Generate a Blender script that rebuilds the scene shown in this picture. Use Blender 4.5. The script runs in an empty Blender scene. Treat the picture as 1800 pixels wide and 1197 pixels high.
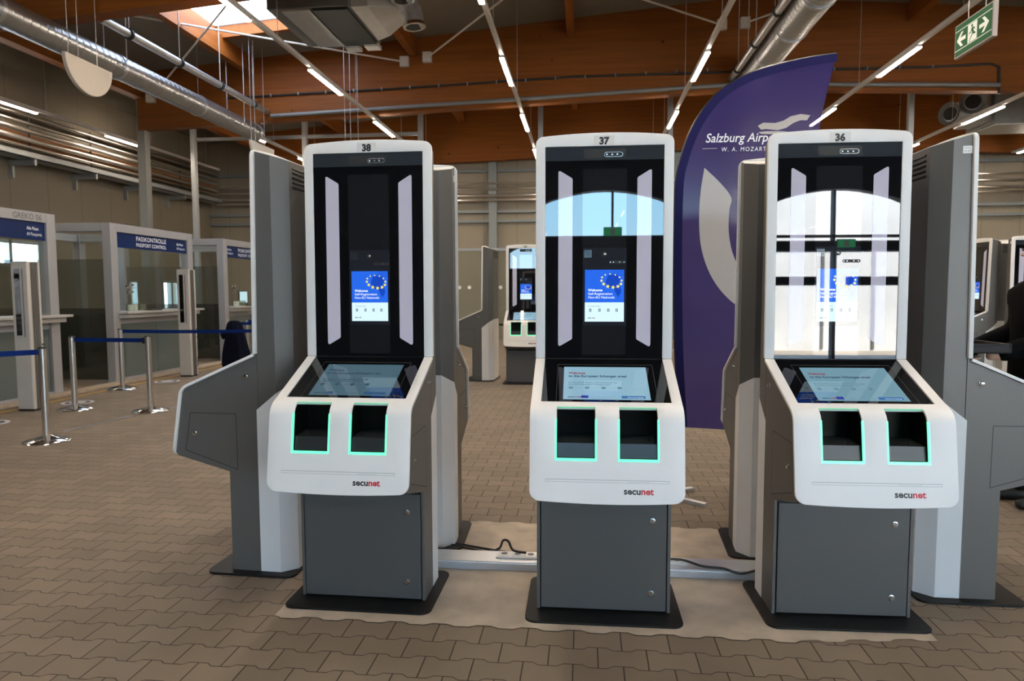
import bpy, bmesh, math, random
from mathutils import Vector, Matrix
random.seed(7)
R = math.radians
SC = bpy.context.scene
COL = SC.collection
PI = math.pi

# ------------------------------------------------------------------ camera
FPX = 1208.18
PITCH, ROLL, YAW = 0.0734105, -0.00294772, R(6.0)
EYE = Vector((0, 0, 1.45))
cr, sr, cp, sp = math.cos(ROLL), math.sin(ROLL), math.cos(PITCH), math.sin(PITCH)
aX, aF, aD = Vector((1, 0, 0)), Vector((0, cp, -sp)), Vector((0, -sp, -cp))
right = cr * aX - sr * aD
down = sr * aX + cr * aD
rotm = Matrix((right, -down, -aF)).transposed()
rotm = Matrix.Rotation(YAW, 3, 'Z') @ rotm
cam = bpy.data.cameras.new('camera')
cam.sensor_width = 36.0
cam.lens = FPX * 36.0 / 1800.0
cam.clip_end = 300
cam.dof.use_dof = True
cam.dof.focus_distance = 3.1
cam.dof.aperture_fstop = 5.0
cam_o = bpy.data.objects.new('camera', cam)
COL.objects.link(cam_o)
cam_o.matrix_world = Matrix.Translation(EYE) @ rotm.to_4x4()
SC.camera = cam_o

# ------------------------------------------------------------------ world, sun, exposure
SC.view_settings.view_transform = 'Standard'
SC.view_settings.look = 'None'
SC.view_settings.exposure = 0.10
SC.view_settings.gamma = 1.0
SC.view_settings.use_curve_mapping = False
SC.cycles.max_bounces = 8
SC.cycles.diffuse_bounces = 4
SC.cycles.glossy_bounces = 4
SC.cycles.transparent_max_bounces = 16
SC.cycles.sample_clamp_indirect = 6.0
SC.cycles.caustics_reflective = False
SC.cycles.caustics_refractive = False
SKY = 18.0
W = bpy.data.worlds.new('sky')
SC.world = W
W.use_nodes = True
nt = W.node_tree
bg = nt.nodes['Background']
tc = nt.nodes.new('ShaderNodeTexCoord')
sx = nt.nodes.new('ShaderNodeSeparateXYZ')
cr_ = nt.nodes.new('ShaderNodeValToRGB')
nt.links.new(tc.outputs['Generated'], sx.inputs[0])
nt.links.new(sx.outputs['Z'], cr_.inputs[0])
nt.links.new(cr_.outputs[0], bg.inputs[0])
el = cr_.color_ramp.elements
el[0].position, el[0].color = 0.0, (0.72, 0.86, 1.0, 1)
el[1].position, el[1].color = 0.6, (0.26, 0.52, 1.0, 1)
e2 = el.new(0.12); e2.color = (0.42, 0.74, 1.0, 1)
bg.inputs[1].default_value = SKY
sun = bpy.data.lights.new('sun', 'SUN')
sun.energy = 100.0
sun.angle = R(0.6)
sun.color = (1.0, 0.87, 0.72)
sun_o = bpy.data.objects.new('sun', sun)
COL.objects.link(sun_o)
sun_o.rotation_euler = Vector((-0.35, -0.75, -0.75)).to_track_quat('-Z', 'Y').to_euler()

# ------------------------------------------------------------------ materials
MATS = {}
def new_mat(name):
    m = bpy.data.materials.new(name); m.use_nodes = True
    MATS[name] = m
    return m, m.node_tree, m.node_tree.nodes['Principled BSDF']
def mat(name, col, rough=0.5, metal=0.0, noise=0.0, nscale=8.0, emit=0.0, ecol=None, bump=0.0, spec=0.5, stretch=None, coat=0.0):
    m, t, b = new_mat(name)
    b.inputs['Base Color'].default_value = (*col, 1)
    b.inputs['Roughness'].default_value = rough
    b.inputs['Metallic'].default_value = metal
    b.inputs['Specular IOR Level'].default_value = spec
    b.inputs['Coat Weight'].default_value = coat
    if emit:
        b.inputs['Emission Color'].default_value = (*(ecol or col), 1)
        b.inputs['Emission Strength'].default_value = emit
    if noise or bump:
        c = t.nodes.new('ShaderNodeTexCoord'); mp = t.nodes.new('ShaderNodeMapping')
        n = t.nodes.new('ShaderNodeTexNoise'); n.inputs['Scale'].default_value = nscale
        n.inputs['Detail'].default_value = 4
        if stretch: mp.inputs['Scale'].default_value = stretch
        t.links.new(c.outputs['Object'], mp.inputs[0]); t.links.new(mp.outputs[0], n.inputs['Vector'])
        if noise:
            r = t.nodes.new('ShaderNodeValToRGB')
            r.color_ramp.elements[0].position = 0.3; r.color_ramp.elements[1].position = 0.7
            r.color_ramp.elements[0].color = (*[x * (1 - noise) for x in col], 1)
            r.color_ramp.elements[1].color = (*[min(1, x * (1 + noise)) for x in col], 1)
            t.links.new(n.outputs[0], r.inputs[0]); t.links.new(r.outputs[0], b.inputs['Base Color'])
        if bump:
            bn = t.nodes.new('ShaderNodeBump'); bn.inputs['Strength'].default_value = bump
            bn.inputs['Distance'].default_value = 0.01
            t.links.new(n.outputs[0], bn.inputs['Height']); t.links.new(bn.outputs[0], b.inputs['Normal'])
    return m
def clear_glass(name, tint=(1, 1, 1), refl=1.0, frost=0.0, fcol=(0.3, 0.35, 0.33)):
    m = bpy.data.materials.new(name); m.use_nodes = True; MATS[name] = m
    t = m.node_tree; t.nodes.clear()
    out = t.nodes.new('ShaderNodeOutputMaterial'); mx = t.nodes.new('ShaderNodeMixShader')
    tr = t.nodes.new('ShaderNodeBsdfTransparent'); tr.inputs[0].default_value = (*tint, 1)
    gl = t.nodes.new('ShaderNodeBsdfGlossy'); gl.inputs['Roughness'].default_value = 0.01
    ge = t.nodes.new('ShaderNodeNewGeometry'); dp = t.nodes.new('ShaderNodeVectorMath'); dp.operation = 'DOT_PRODUCT'
    t.links.new(ge.outputs['Normal'], dp.inputs[0]); t.links.new(ge.outputs['Incoming'], dp.inputs[1])
    def mth(op, a, b=None):
        n = t.nodes.new('ShaderNodeMath'); n.operation = op; n.use_clamp = True
        for i, q in enumerate((a, b)):
            if q is None: continue
            if isinstance(q, (int, float)): n.inputs[i].default_value = q
            else: t.links.new(q, n.inputs[i])
        return n.outputs[0]
    f5 = mth('POWER', mth('SUBTRACT', 1.0, mth('ABSOLUTE', dp.outputs['Value'])), 5.0)
    t.links.new(mth('MULTIPLY', mth('ADD', mth('MULTIPLY', f5, 0.92), 0.08), refl), mx.inputs[0])
    base = tr
    if frost:
        df = t.nodes.new('ShaderNodeBsdfDiffuse'); df.inputs[0].default_value = (*fcol, 1)
        m2 = t.nodes.new('ShaderNodeMixShader'); m2.inputs[0].default_value = frost
        t.links.new(tr.outputs[0], m2.inputs[1]); t.links.new(df.outputs[0], m2.inputs[2]); base = m2
    t.links.new(base.outputs[0], mx.inputs[1]); t.links.new(gl.outputs[0], mx.inputs[2])
    t.links.new(mx.outputs[0], out.inputs[0])
    return m
M = MATS
mat('white_coat', (0.84, 0.825, 0.80), 0.42, noise=0.02, nscale=3)
mat('white_rear', (0.70, 0.695, 0.685), 0.45, noise=0.02, nscale=3)
mat('grey_coat', (0.086, 0.085, 0.083), 0.42, noise=0.05, nscale=400, bump=0.05)
mat('door_coat', (0.074, 0.075, 0.076), 0.40, noise=0.04, nscale=400, bump=0.04)
mat('black_plate', (0.006, 0.006, 0.006), 0.55, spec=0.25, noise=0.1, nscale=30)
mat('black_plastic', (0.012, 0.012, 0.013), 0.35)
mat('gap_black', (0.004, 0.004, 0.004), 0.6)
mat('glass_black', (0.004, 0.0045, 0.006), 0.012, spec=0.62)
mat('glass_band', (0.025, 0.032, 0.04), 0.012, spec=0.62)
mat('glass_column', (0.011, 0.012, 0.015), 0.012, spec=0.85)
mat('module_dark', (0.016, 0.019, 0.026), 0.012, spec=0.62)
mat('light_panel', (0.30, 0.29, 0.36), 0.012, emit=0.18, ecol=(0.86, 0.84, 1.0), spec=0.62)
mat('screen_blue', (0.002, 0.01, 0.06), 0.012, emit=1.0, ecol=(0.02, 0.13, 0.75), spec=0.62)
mat('screen_white', (0.05, 0.05, 0.05), 0.012, emit=1.0, ecol=(0.66, 0.88, 1.0), spec=0.62)
mat('screen_map', (0.002, 0.01, 0.06), 0.012, emit=1.0, ecol=(0.008, 0.055, 0.45), spec=0.62)
mat('star_yellow', (0.05, 0.05, 0.0), 0.2, emit=1.0, ecol=(0.92, 0.84, 0.05))
mat('screen_text', (0.05, 0.05, 0.05), 0.2, emit=1.0, ecol=(0.85, 0.95, 1.0))
mat('lcd_blue', (0.02, 0.03, 0.04), 0.06, emit=1.0, ecol=(0.23, 0.40, 0.50), spec=0.5)
mat('lcd_dim', (0.02, 0.03, 0.04), 0.06, emit=1.0, ecol=(0.05, 0.10, 0.13), spec=0.5)  # dim and mid tones: viewing-angle falloff baked into the emission colour
mat('lcd_mid', (0.02, 0.03, 0.04), 0.06, emit=1.0, ecol=(0.14, 0.27, 0.33), spec=0.5)
mat('lcd_ink_dim', (0.02, 0.03, 0.05), 0.3, emit=1.0, ecol=(0.012, 0.03, 0.05))
mat('lcd_button_dim', (0.01, 0.02, 0.05), 0.3, emit=1.0, ecol=(0.01, 0.05, 0.12))
mat('lcd_ink', (0.02, 0.03, 0.05), 0.3, emit=1.0, ecol=(0.02, 0.045, 0.075))
mat('lcd_grey', (0.02, 0.03, 0.05), 0.3, emit=1.0, ecol=(0.10, 0.19, 0.25))
mat('lcd_red', (0.05, 0.01, 0.02), 0.3, emit=1.0, ecol=(0.20, 0.015, 0.04))
mat('lcd_flag', (0.01, 0.01, 0.06), 0.3, emit=1.0, ecol=(0.005, 0.02, 0.25))
mat('lcd_button', (0.01, 0.02, 0.05), 0.3, emit=1.0, ecol=(0.01, 0.11, 0.30))
mat('green_led', (0.05, 0.3, 0.15), 0.3, emit=1.3, ecol=(0.14, 0.95, 0.50))
mat('green_edge', (0.2, 0.4, 0.3), 0.3, emit=0.45, ecol=(0.25, 0.9, 0.5))
mat('green_dim', (0.0, 0.1, 0.03), 0.3, emit=0.22, ecol=(0.0, 0.7, 0.2))
mat('well_black', (0.003, 0.0035, 0.0035), 0.3, spec=0.12)
mat('reader_grey', (0.024, 0.025, 0.027), 0.22, spec=0.22)
mat('chrome', (0.75, 0.75, 0.74), 0.16, 1.0)
mat('lock_steel', (0.5, 0.5, 0.5), 0.25, 1.0)
mat('steel', (0.62, 0.60, 0.57), 0.30, 1.0, noise=0.06, nscale=20, stretch=(1, 1, 0.05))
mat('alu', (0.60, 0.62, 0.65), 0.38, 0.6, noise=0.03)
mat('alu_frame', (0.36, 0.37, 0.39), 0.45, 0.3)
mat('ink_black', (0.01, 0.01, 0.01), 0.5)
mat('ink_red', (0.55, 0.012, 0.03), 0.5)
mat('label_plate', (0.72, 0.71, 0.68), 0.5)
mat('label_white', (0.85, 0.85, 0.85), 0.5)
mat('slot_line', (0.50, 0.50, 0.49), 0.5)
mat('belt_blue', (0.002, 0.018, 0.13), 0.7, spec=0.1, noise=0.1, nscale=60)
mat('sign_blue', (0.004, 0.02, 0.10), 0.3, spec=0.25)
mat('sign_white', (0.8, 0.85, 0.9), 0.4, emit=0.1)
mat('grey_ink', (0.13, 0.13, 0.14), 0.5)
mat('faint_ink', (0.30, 0.31, 0.33), 0.5)
mat('pillar_white', (0.56, 0.54, 0.51), 0.4, 0.15, noise=0.03)
mat('pillar_grey', (0.16, 0.155, 0.15), 0.4, 0.4)
mat('wall_beige', (0.47, 0.42, 0.34), 0.7, noise=0.05, nscale=1.2)
mat('ceiling_board', (0.155, 0.135, 0.10), 0.8, noise=0.06, nscale=2)
mat('post_grey', (0.22, 0.24, 0.245), 0.5, 0.3)
mat('conduit_grey', (0.20, 0.20, 0.20), 0.5, 0.4)
mat('post_brown', (0.15, 0.145, 0.125), 0.6)
mat('galvanised', (0.55, 0.56, 0.57), 0.34, 0.85, noise=0.12, nscale=14)
mat('unit_grey', (0.14, 0.145, 0.14), 0.5, 0.2, noise=0.08, nscale=5)
mat('unit_light', (0.42, 0.42, 0.40), 0.45, 0.3, noise=0.06, nscale=6)
mat('unit_dark', (0.028, 0.03, 0.029), 0.6, 0.0, spec=0.15)
mat('pipe_metal', (0.60, 0.56, 0.50), 0.28, 0.95)
mat('pipe_copper', (0.42, 0.17, 0.06), 0.4, 0.6)
mat('tray_metal', (0.36, 0.38, 0.38), 0.45, 0.6)
mat('rail_white', (0.62, 0.60, 0.57), 0.45)
mat('led', (1, 1, 1), 0.4, emit=135.0, ecol=(1.0, 0.84, 0.67))
mat('rod_white', (0.62, 0.57, 0.50), 0.5)
mat('baffle', (0.48, 0.44, 0.38), 0.8, noise=0.03, nscale=30)
mat('wire', (0.55, 0.53, 0.50), 0.4, 0.5)
mat('cable_black', (0.012, 0.012, 0.012), 0.45)
mat('exit_green', (0.008, 0.105, 0.035), 0.5, spec=0.15, emit=0.03, ecol=(0.02, 0.3, 0.1))
mat('exit_lit', (0.01, 0.2, 0.07), 0.5, emit=1.6, ecol=(0.05, 0.8, 0.3))
mat('exit_white', (0.72, 0.80, 0.72), 0.4, emit=0.25, ecol=(0.8, 0.9, 0.8))
mat('exit_frame', (0.40, 0.37, 0.35), 0.5)
mat('flag_sleeve', (0.012, 0.012, 0.075), 0.6, spec=0.08)
mat('flag_light', (0.50, 0.48, 0.48), 0.3, spec=0.2)
mat('jacket_dark', (0.006, 0.007, 0.016), 0.9, spec=0.05, noise=0.2, nscale=20, bump=0.2)
mat('coat_black', (0.004, 0.004, 0.0045), 0.9, spec=0.05, noise=0.2, nscale=30, bump=0.2)
mat('trouser_dark', (0.012, 0.012, 0.014), 0.9)
mat('skin', (0.55, 0.33, 0.24), 0.5, noise=0.05)
mat('hair_dark', (0.03, 0.02, 0.012), 0.6, noise=0.3, nscale=50)
mat('tray_black', (0.008, 0.008, 0.009), 0.45, spec=0.15)
mat('tape_yellow', (0.42, 0.24, 0.03), 0.7)
mat('tape_grey', (0.24, 0.24, 0.25), 0.6)
mat('tape_dark', (0.03, 0.035, 0.07), 0.6)
mat('sticker_white', (0.55, 0.54, 0.52), 0.5)
mat('kerb_sand', (0.36, 0.28, 0.20), 0.85, noise=0.15, nscale=10)
mat('concrete', (0.45, 0.38, 0.305), 0.9, noise=0.16, nscale=7, bump=0.25)
mat('tarmac', (0.46, 0.39, 0.30), 0.9)
mat('tent_white', (0.74, 0.77, 0.80), 0.7, noise=0.12, nscale=0.5)
mat('gable_dark', (0.02, 0.02, 0.02), 0.6)
mat('booth_dark', (0.05, 0.055, 0.05), 0.3)
mat('counter_grey', (0.42, 0.42, 0.41), 0.4)
mat('socket_white', (0.8, 0.8, 0.79), 0.25)
clear_glass('pane', (0.93, 0.96, 0.95), 1.0)
clear_glass('booth_pane', (0.86, 0.93, 0.90), 1.6)
clear_glass('partition_pane', (0.88, 0.93, 0.88), 1.0, 0.10, (0.4, 0.42, 0.36))
clear_glass('frost_pane', (0.35, 0.42, 0.40), 1.5, 0.75, (0.135, 0.175, 0.18))
clear_glass('side_pane', (0.50, 0.54, 0.48), 1.0, 0.42, (0.10, 0.11, 0.09))
clear_glass('side_low', (0.25, 0.28, 0.25), 1.0, 0.80, (0.032, 0.036, 0.030))

m_ = bpy.data.materials.new('opal'); m_.use_nodes = True; MATS['opal'] = m_
m_.node_tree.nodes.clear()
_o = m_.node_tree.nodes.new('ShaderNodeOutputMaterial'); _t = m_.node_tree.nodes.new('ShaderNodeBsdfTranslucent')
_t.inputs[0].default_value = (0.38, 0.40, 0.42, 1); m_.node_tree.links.new(_t.outputs[0], _o.inputs[0])

def wood_mat(name, c0, c1, along):
    m, t, b = new_mat(name)
    b.inputs['Roughness'].default_value = 0.6
    b.inputs['Specular IOR Level'].default_value = 0.25
    c = t.nodes.new('ShaderNodeTexCoord'); mp = t.nodes.new('ShaderNodeMapping')
    mp.inputs['Scale'].default_value = along
    n = t.nodes.new('ShaderNodeTexNoise'); n.inputs['Scale'].default_value = 2.0; n.inputs['Detail'].default_value = 6
    r = t.nodes.new('ShaderNodeValToRGB')
    r.color_ramp.elements[0].position = .30; r.color_ramp.elements[1].position = .72
    r.color_ramp.elements[0].color = (*c0, 1); r.color_ramp.elements[1].color = (*c1, 1)
    t.links.new(c.outputs['Object'], mp.inputs[0]); t.links.new(mp.outputs[0], n.inputs['Vector'])
    t.links.new(n.outputs[0], r.inputs[0])
    # knots
    vo = t.nodes.new('ShaderNodeTexVoronoi'); vo.inputs['Scale'].default_value = 1.6
    t.links.new(c.outputs['Object'], vo.inputs['Vector'])
    k = t.nodes.new('ShaderNodeMapRange'); k.inputs[1].default_value = 0.035; k.inputs[2].default_value = 0.07
    t.links.new(vo.outputs['Distance'], k.inputs[0])
    mx = t.nodes.new('ShaderNodeMix'); mx.data_type = 'RGBA'
    mx.inputs[6].default_value = (*[x * 0.35 for x in c0], 1)
    t.links.new(k.outputs[0], mx.inputs[0]); t.links.new(r.outputs[0], mx.inputs[7])
    t.links.new(mx.outputs[2], b.inputs['Base Color'])
    return m
wood_mat('glulam', (0.155, 0.044, 0.0040), (0.215, 0.064, 0.0070), (0.35, 1, 9))
wood_mat('purlin_wood', (0.19, 0.056, 0.0075), (0.255, 0.080, 0.012), (6, 0.35, 6))

def math_node(t, op, a, b=None, clamp=False):
    n = t.nodes.new('ShaderNodeMath'); n.operation = op; n.use_clamp = clamp
    for i, v in enumerate((a, b)):
        if v is None: continue
        if isinstance(v, (int, float)): n.inputs[i].default_value = v
        else: t.links.new(v, n.inputs[i])
    return n.outputs[0]
PU, PV, PA = 0.194, 0.1335, 0.068         # paver length, row pitch (m) and wave height in row units
PX0, PY0 = -0.037, 2.704
def paver_mat():
    m, t, b = new_mat('pavers')
    mn = lambda op, a, bb=None, c=False: math_node(t, op, a, bb, c)
    co = t.nodes.new('ShaderNodeTexCoord'); sp_ = t.nodes.new('ShaderNodeSeparateXYZ')
    t.links.new(co.outputs['Object'], sp_.inputs[0])
    u = mn('DIVIDE', mn('SUBTRACT', sp_.outputs[0], PX0), PU)
    v = mn('DIVIDE', mn('SUBTRACT', sp_.outputs[1], PY0), PV)
    k = mn('ROUND', v)
    par = mn('SUBTRACT', 1.0, mn('MULTIPLY', mn('FLOORED_MODULO', k, 2.0), 2.0))          # (-1)^k
    cs = mn('COSINE', mn('MULTIPLY', u, 2 * PI))
    tr = mn('MAXIMUM', mn('MINIMUM', mn('MULTIPLY', cs, 2.8), 1.0), -1.0)
    d = mn('MULTIPLY', mn('MULTIPLY', par, tr), -PA)
    dv = mn('SUBTRACT', v, mn('ADD', k, d))
    rowd = mn('MULTIPLY', mn('ABSOLUTE', dv), PV)
    row = mn('SUBTRACT', k, mn('LESS_THAN', dv, 0.0))
    uu = mn('ADD', u, mn('MULTIPLY', mn('FLOORED_MODULO', row, 2.0), 0.5))
    ud = mn('MULTIPLY', mn('ABSOLUTE', mn('SUBTRACT', uu, mn('ROUND', uu))), PU)
    dist = mn('MINIMUM', rowd, ud)
    joint = t.nodes.new('ShaderNodeMapRange'); joint.inputs[1].default_value = 0.0012; joint.inputs[2].default_value = 0.0034
    t.links.new(dist, joint.inputs[0])
    cell = t.nodes.new('ShaderNodeCombineXYZ')
    t.links.new(mn('FLOOR', uu), cell.inputs[0]); t.links.new(row, cell.inputs[1])
    wn = t.nodes.new('ShaderNodeTexWhiteNoise'); wn.noise_dimensions = '2D'
    t.links.new(cell.outputs[0], wn.inputs['Vector'])
    r = t.nodes.new('ShaderNodeValToRGB')
    r.color_ramp.elements[0].color = (0.180, 0.144, 0.107, 1); r.color_ramp.elements[1].color = (0.220, 0.177, 0.133, 1)
    t.links.new(wn.outputs[0], r.inputs[0])
    n = t.nodes.new('ShaderNodeTexNoise'); n.inputs['Scale'].default_value = 260; n.inputs['Detail'].default_value = 3
    t.links.new(co.outputs['Object'], n.inputs['Vector'])
    n2 = t.nodes.new('ShaderNodeTexNoise'); n2.inputs['Scale'].default_value = 1.6; n2.inputs['Detail'].default_value = 5
    t.links.new(co.outputs['Object'], n2.inputs['Vector'])
    g = mn('ADD', mn('MULTIPLY', n.outputs[0], 0.30), mn('MULTIPLY', n2.outputs[0], 0.45))
    g = mn('ADD', g, 0.60)
    sc = t.nodes.new('ShaderNodeVectorMath'); sc.operation = 'SCALE'
    t.links.new(r.outputs[0], sc.inputs[0]); t.links.new(g, sc.inputs['Scale'])
    mx = t.nodes.new('ShaderNodeMix'); mx.data_type = 'RGBA'
    mx.inputs[6].default_value = (0.035, 0.026, 0.019, 1)
    t.links.new(joint.outputs[0], mx.inputs[0]); t.links.new(sc.outputs[0], mx.inputs[7])
    t.links.new(mx.outputs[2], b.inputs['Base Color'])
    b.inputs['Roughness'].default_value = 0.72
    b.inputs['Specular IOR Level'].default_value = 0.3
    bm_ = t.nodes.new('ShaderNodeBump'); bm_.inputs['Strength'].default_value = 0.5; bm_.inputs['Distance'].default_value = 0.004
    hh = mn('ADD', joint.outputs[0], mn('MULTIPLY', n.outputs[0], 0.12))
    t.links.new(hh, bm_.inputs['Height']); t.links.new(bm_.outputs[0], b.inputs['Normal'])
paver_mat()

def panel_wall_mat(name, col, axis, pitch):
    m, t, b = new_mat(name)
    mn = lambda op, a, bb=None, c=False: math_node(t, op, a, bb, c)
    co = t.nodes.new('ShaderNodeTexCoord'); sp_ = t.nodes.new('ShaderNodeSeparateXYZ')
    t.links.new(co.outputs['Object'], sp_.inputs[0])
    u = mn('DIVIDE', sp_.outputs[axis], pitch)
    ud = mn('MULTIPLY', mn('ABSOLUTE', mn('SUBTRACT', u, mn('ROUND', u))), pitch)
    j = t.nodes.new('ShaderNodeMapRange'); j.inputs[1].default_value = 0.004; j.inputs[2].default_value = 0.014
    t.links.new(ud, j.inputs[0])
    fine = mn('SINE', mn('MULTIPLY', sp_.outputs[axis], 2 * PI / 0.075))
    n = t.nodes.new('ShaderNodeTexNoise'); n.inputs['Scale'].default_value = 0.8; n.inputs['Detail'].default_value = 4
    t.links.new(co.outputs['Object'], n.inputs['Vector'])
    g = mn('ADD', mn('MULTIPLY', n.outputs[0], 0.2), mn('ADD', 0.9, mn('MULTIPLY', fine, 0.02)))
    g = mn('MULTIPLY', g, mn('ADD', mn('MULTIPLY', j.outputs[0], 0.35), 0.65))
    sc = t.nodes.new('ShaderNodeVectorMath'); sc.operation = 'SCALE'; sc.inputs[0].default_value = col
    t.links.new(g, sc.inputs['Scale']); t.links.new(sc.outputs[0], b.inputs['Base Color'])
    b.inputs['Roughness'].default_value = 0.6
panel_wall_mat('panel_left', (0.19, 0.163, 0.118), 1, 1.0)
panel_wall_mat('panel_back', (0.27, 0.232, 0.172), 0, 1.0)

def duct_mat(name, axis, pitch=0.13):
    m, t, b = new_mat(name)
    mn = lambda op, a, bb=None, c=False: math_node(t, op, a, bb, c)
    co = t.nodes.new('ShaderNodeTexCoord'); sp_ = t.nodes.new('ShaderNodeSeparateXYZ')
    t.links.new(co.outputs['Object'], sp_.inputs[0])
    s = mn('SINE', mn('MULTIPLY', sp_.outputs[axis], 2 * PI / pitch))
    h = mn('POWER', mn('MAXIMUM', s, 0.0), 6.0)
    b.inputs['Base Color'].default_value = (0.40, 0.41, 0.42, 1)
    b.inputs['Metallic'].default_value = 0.9; b.inputs['Roughness'].default_value = 0.30
    bn = t.nodes.new('ShaderNodeBump'); bn.inputs['Strength'].default_value = 0.5; bn.inputs['Distance'].default_value = 0.01
    t.links.new(h, bn.inputs['Height']); t.links.new(bn.outputs[0], b.inputs['Normal'])
duct_mat('spiral_duct', 1); duct_mat('spiral_conduit', 0, 0.05)

def flag_mat():
    m = bpy.data.materials.new('flag_cloth'); m.use_nodes = True; MATS['flag_cloth'] = m
    t = m.node_tree; b = t.nodes['Principled BSDF']; out = t.nodes['Material Output']
    b.inputs['Base Color'].default_value = (0.030, 0.024, 0.125, 1)
    b.inputs['Roughness'].default_value = 0.17; b.inputs['Specular IOR Level'].default_value = 0.32
    tl = t.nodes.new('ShaderNodeBsdfTranslucent'); tl.inputs[0].default_value = (0.10, 0.08, 0.33, 1)
    tp = t.nodes.new('ShaderNodeBsdfTransparent'); tp.inputs[0].default_value = (0.5, 0.45, 0.8, 1)
    m1 = t.nodes.new('ShaderNodeMixShader'); m1.inputs[0].default_value = 0.25
    m2 = t.nodes.new('ShaderNodeMixShader'); m2.inputs[0].default_value = 0.12
    t.links.new(b.outputs[0], m1.inputs[1]); t.links.new(tl.outputs[0], m1.inputs[2])
    t.links.new(m1.outputs[0], m2.inputs[1]); t.links.new(tp.outputs[0], m2.inputs[2])
    t.links.new(m2.outputs[0], out.inputs[0])
flag_mat()

# ------------------------------------------------------------------ mesh helpers
class MB:
    """collects shapes and links them as ONE mesh object"""
    def __init__(s): s.v = []; s.f = []; s.mi = []; s.m = 0
    def quad(s, *p):
        i = len(s.v); s.v += [tuple(q) for q in p]; s.f.append(tuple(range(i, i + len(p)))); s.mi.append(s.m); return s
    def box(s, x0, y0, z0, x1, y1, z1):
        i = len(s.v)
        s.v += [(x0, y0, z0), (x1, y0, z0), (x1, y1, z0), (x0, y1, z0), (x0, y0, z1), (x1, y0, z1), (x1, y1, z1), (x0, y1, z1)]
        for f in ((3, 2, 1, 0), (4, 5, 6, 7), (0, 1, 5, 4), (1, 2, 6, 5), (2, 3, 7, 6), (3, 0, 4, 7)):
            s.f.append(tuple(i + k for k in f)); s.mi.append(s.m)
        return s
    def loft(s, rings, cap=True, closed=True):
        i = len(s.v); n = len(rings[0])
        for r in rings: s.v += [tuple(p) for p in r]
        for a in range(len(rings) - 1):
            for b in range(n if closed else n - 1):
                c = (b + 1) % n
                s.f.append((i + a * n + b, i + a * n + c, i + (a + 1) * n + c, i + (a + 1) * n + b)); s.mi.append(s.m)
        if cap:
            s.f.append(tuple(i + b for b in reversed(range(n)))); s.mi.append(s.m)
            s.f.append(tuple(i + (len(rings) - 1) * n + b for b in range(n))); s.mi.append(s.m)
        return s
    def prism(s, poly, axis, a, b):
        """poly in the two other axes (in order), extruded along axis from a to b"""
        def P(p, t):
            if axis == 'x': return (t, p[0], p[1])
            if axis == 'y': return (p[0], t, p[1])
            return (p[0], p[1], t)
        return s.loft([[P(p, a) for p in poly], [P(p, b) for p in poly]])
    def tube(s, p0, p1, r, n=12, r1=None, cap=True):
        p0, p1 = Vector(p0), Vector(p1); d = (p1 - p0).normalized()
        a = d.orthogonal().normalized(); b = d.cross(a)
        r1 = r if r1 is None else r1
        ring = lambda p, q: [p + a * math.cos(2 * PI * k / n) * q + b * math.sin(2 * PI * k / n) * q for k in range(n)]
        return s.loft([ring(p0, r), ring(p1, r1)], cap)
    def path(s, pts, r, n=8):
        pts = [Vector(p) for p in pts]; rings = []
        a = None
        for i, p in enumerate(pts):
            d = (pts[min(i + 1, len(pts) - 1)] - pts[max(i - 1, 0)]).normalized()
            if a is None: a = d.orthogonal().normalized()
            a = (a - d * a.dot(d)).normalized(); b = d.cross(a)
            rings.append([p + a * math.cos(2 * PI * k / n) * r + b * math.sin(2 * PI * k / n) * r for k in range(n)])
        return s.loft(rings)
    def lathe(s, prof, c=(0, 0, 0), n=24, axis='z'):
        rings = []
        for r, h in prof:
            ring = []
            for k in range(n):
                x, y = r * math.cos(2 * PI * k / n), r * math.sin(2 * PI * k / n)
                if axis == 'z': p = (c[0] + x, c[1] + y, c[2] + h)
                elif axis == 'y': p = (c[0] + x, c[1] + h, c[2] + y)
                else: p = (c[0] + h, c[1] + x, c[2] + y)
                ring.append(p)
            rings.append(ring)
        return s.loft(rings)
    def build(s, name, mats, parent=None, smooth=False, bevel=0.0, seg=2, local=False, solid=0.0):
        me = bpy.data.meshes.new(name)
        off = Vector((0, 0, 0))
        if parent is not None and not local:
            p = parent
            while p is not None: off += p.location; p = p.parent
        vs = [tuple(Vector(q) - off) for q in s.v]
        me.from_pydata(vs, [], s.f)
        if not isinstance(mats, (list, tuple)): mats = [mats]
        for q in mats: me.materials.append(M[q] if isinstance(q, str) else q)
        me.polygons.foreach_set('material_index', s.mi)
        bm = bmesh.new(); bm.from_mesh(me)
        bmesh.ops.remove_doubles(bm, verts=bm.verts, dist=1e-6)
        bmesh.ops.recalc_face_normals(bm, faces=bm.faces)
        if bevel:
            ed = [e for e in bm.edges if len(e.link_faces) == 2 and e.calc_face_angle(0) > R(28)]
            if ed: bmesh.ops.bevel(bm, geom=ed, offset=bevel, segments=seg, profile=0.5, affect='EDGES', clamp_overlap=True)
        bm.to_mesh(me); bm.free()
        if smooth:
            me.polygons.foreach_set('use_smooth', [True] * len(me.polygons))
            try: me.set_sharp_from_angle(angle=R(35))
            except Exception: pass
        o = bpy.data.objects.new(name, me); COL.objects.link(o)
        if parent is not None: o.parent = parent
        return o
def tag(o, label=None, cat=None, group=None, kind=None):
    if label: o['label'] = label
    if cat: o['category'] = cat
    if group: o['group'] = group
    if kind: o['kind'] = kind
    return o
def thing(name, label, cat, loc=(0, 0, 0), rz=0.0, group=None):
    o = bpy.data.objects.new(name, None); COL.objects.link(o)
    o.empty_display_size = 0.1
    o.location = loc; o.rotation_euler = (0, 0, rz)
    return tag(o, label, cat, group)
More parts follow.
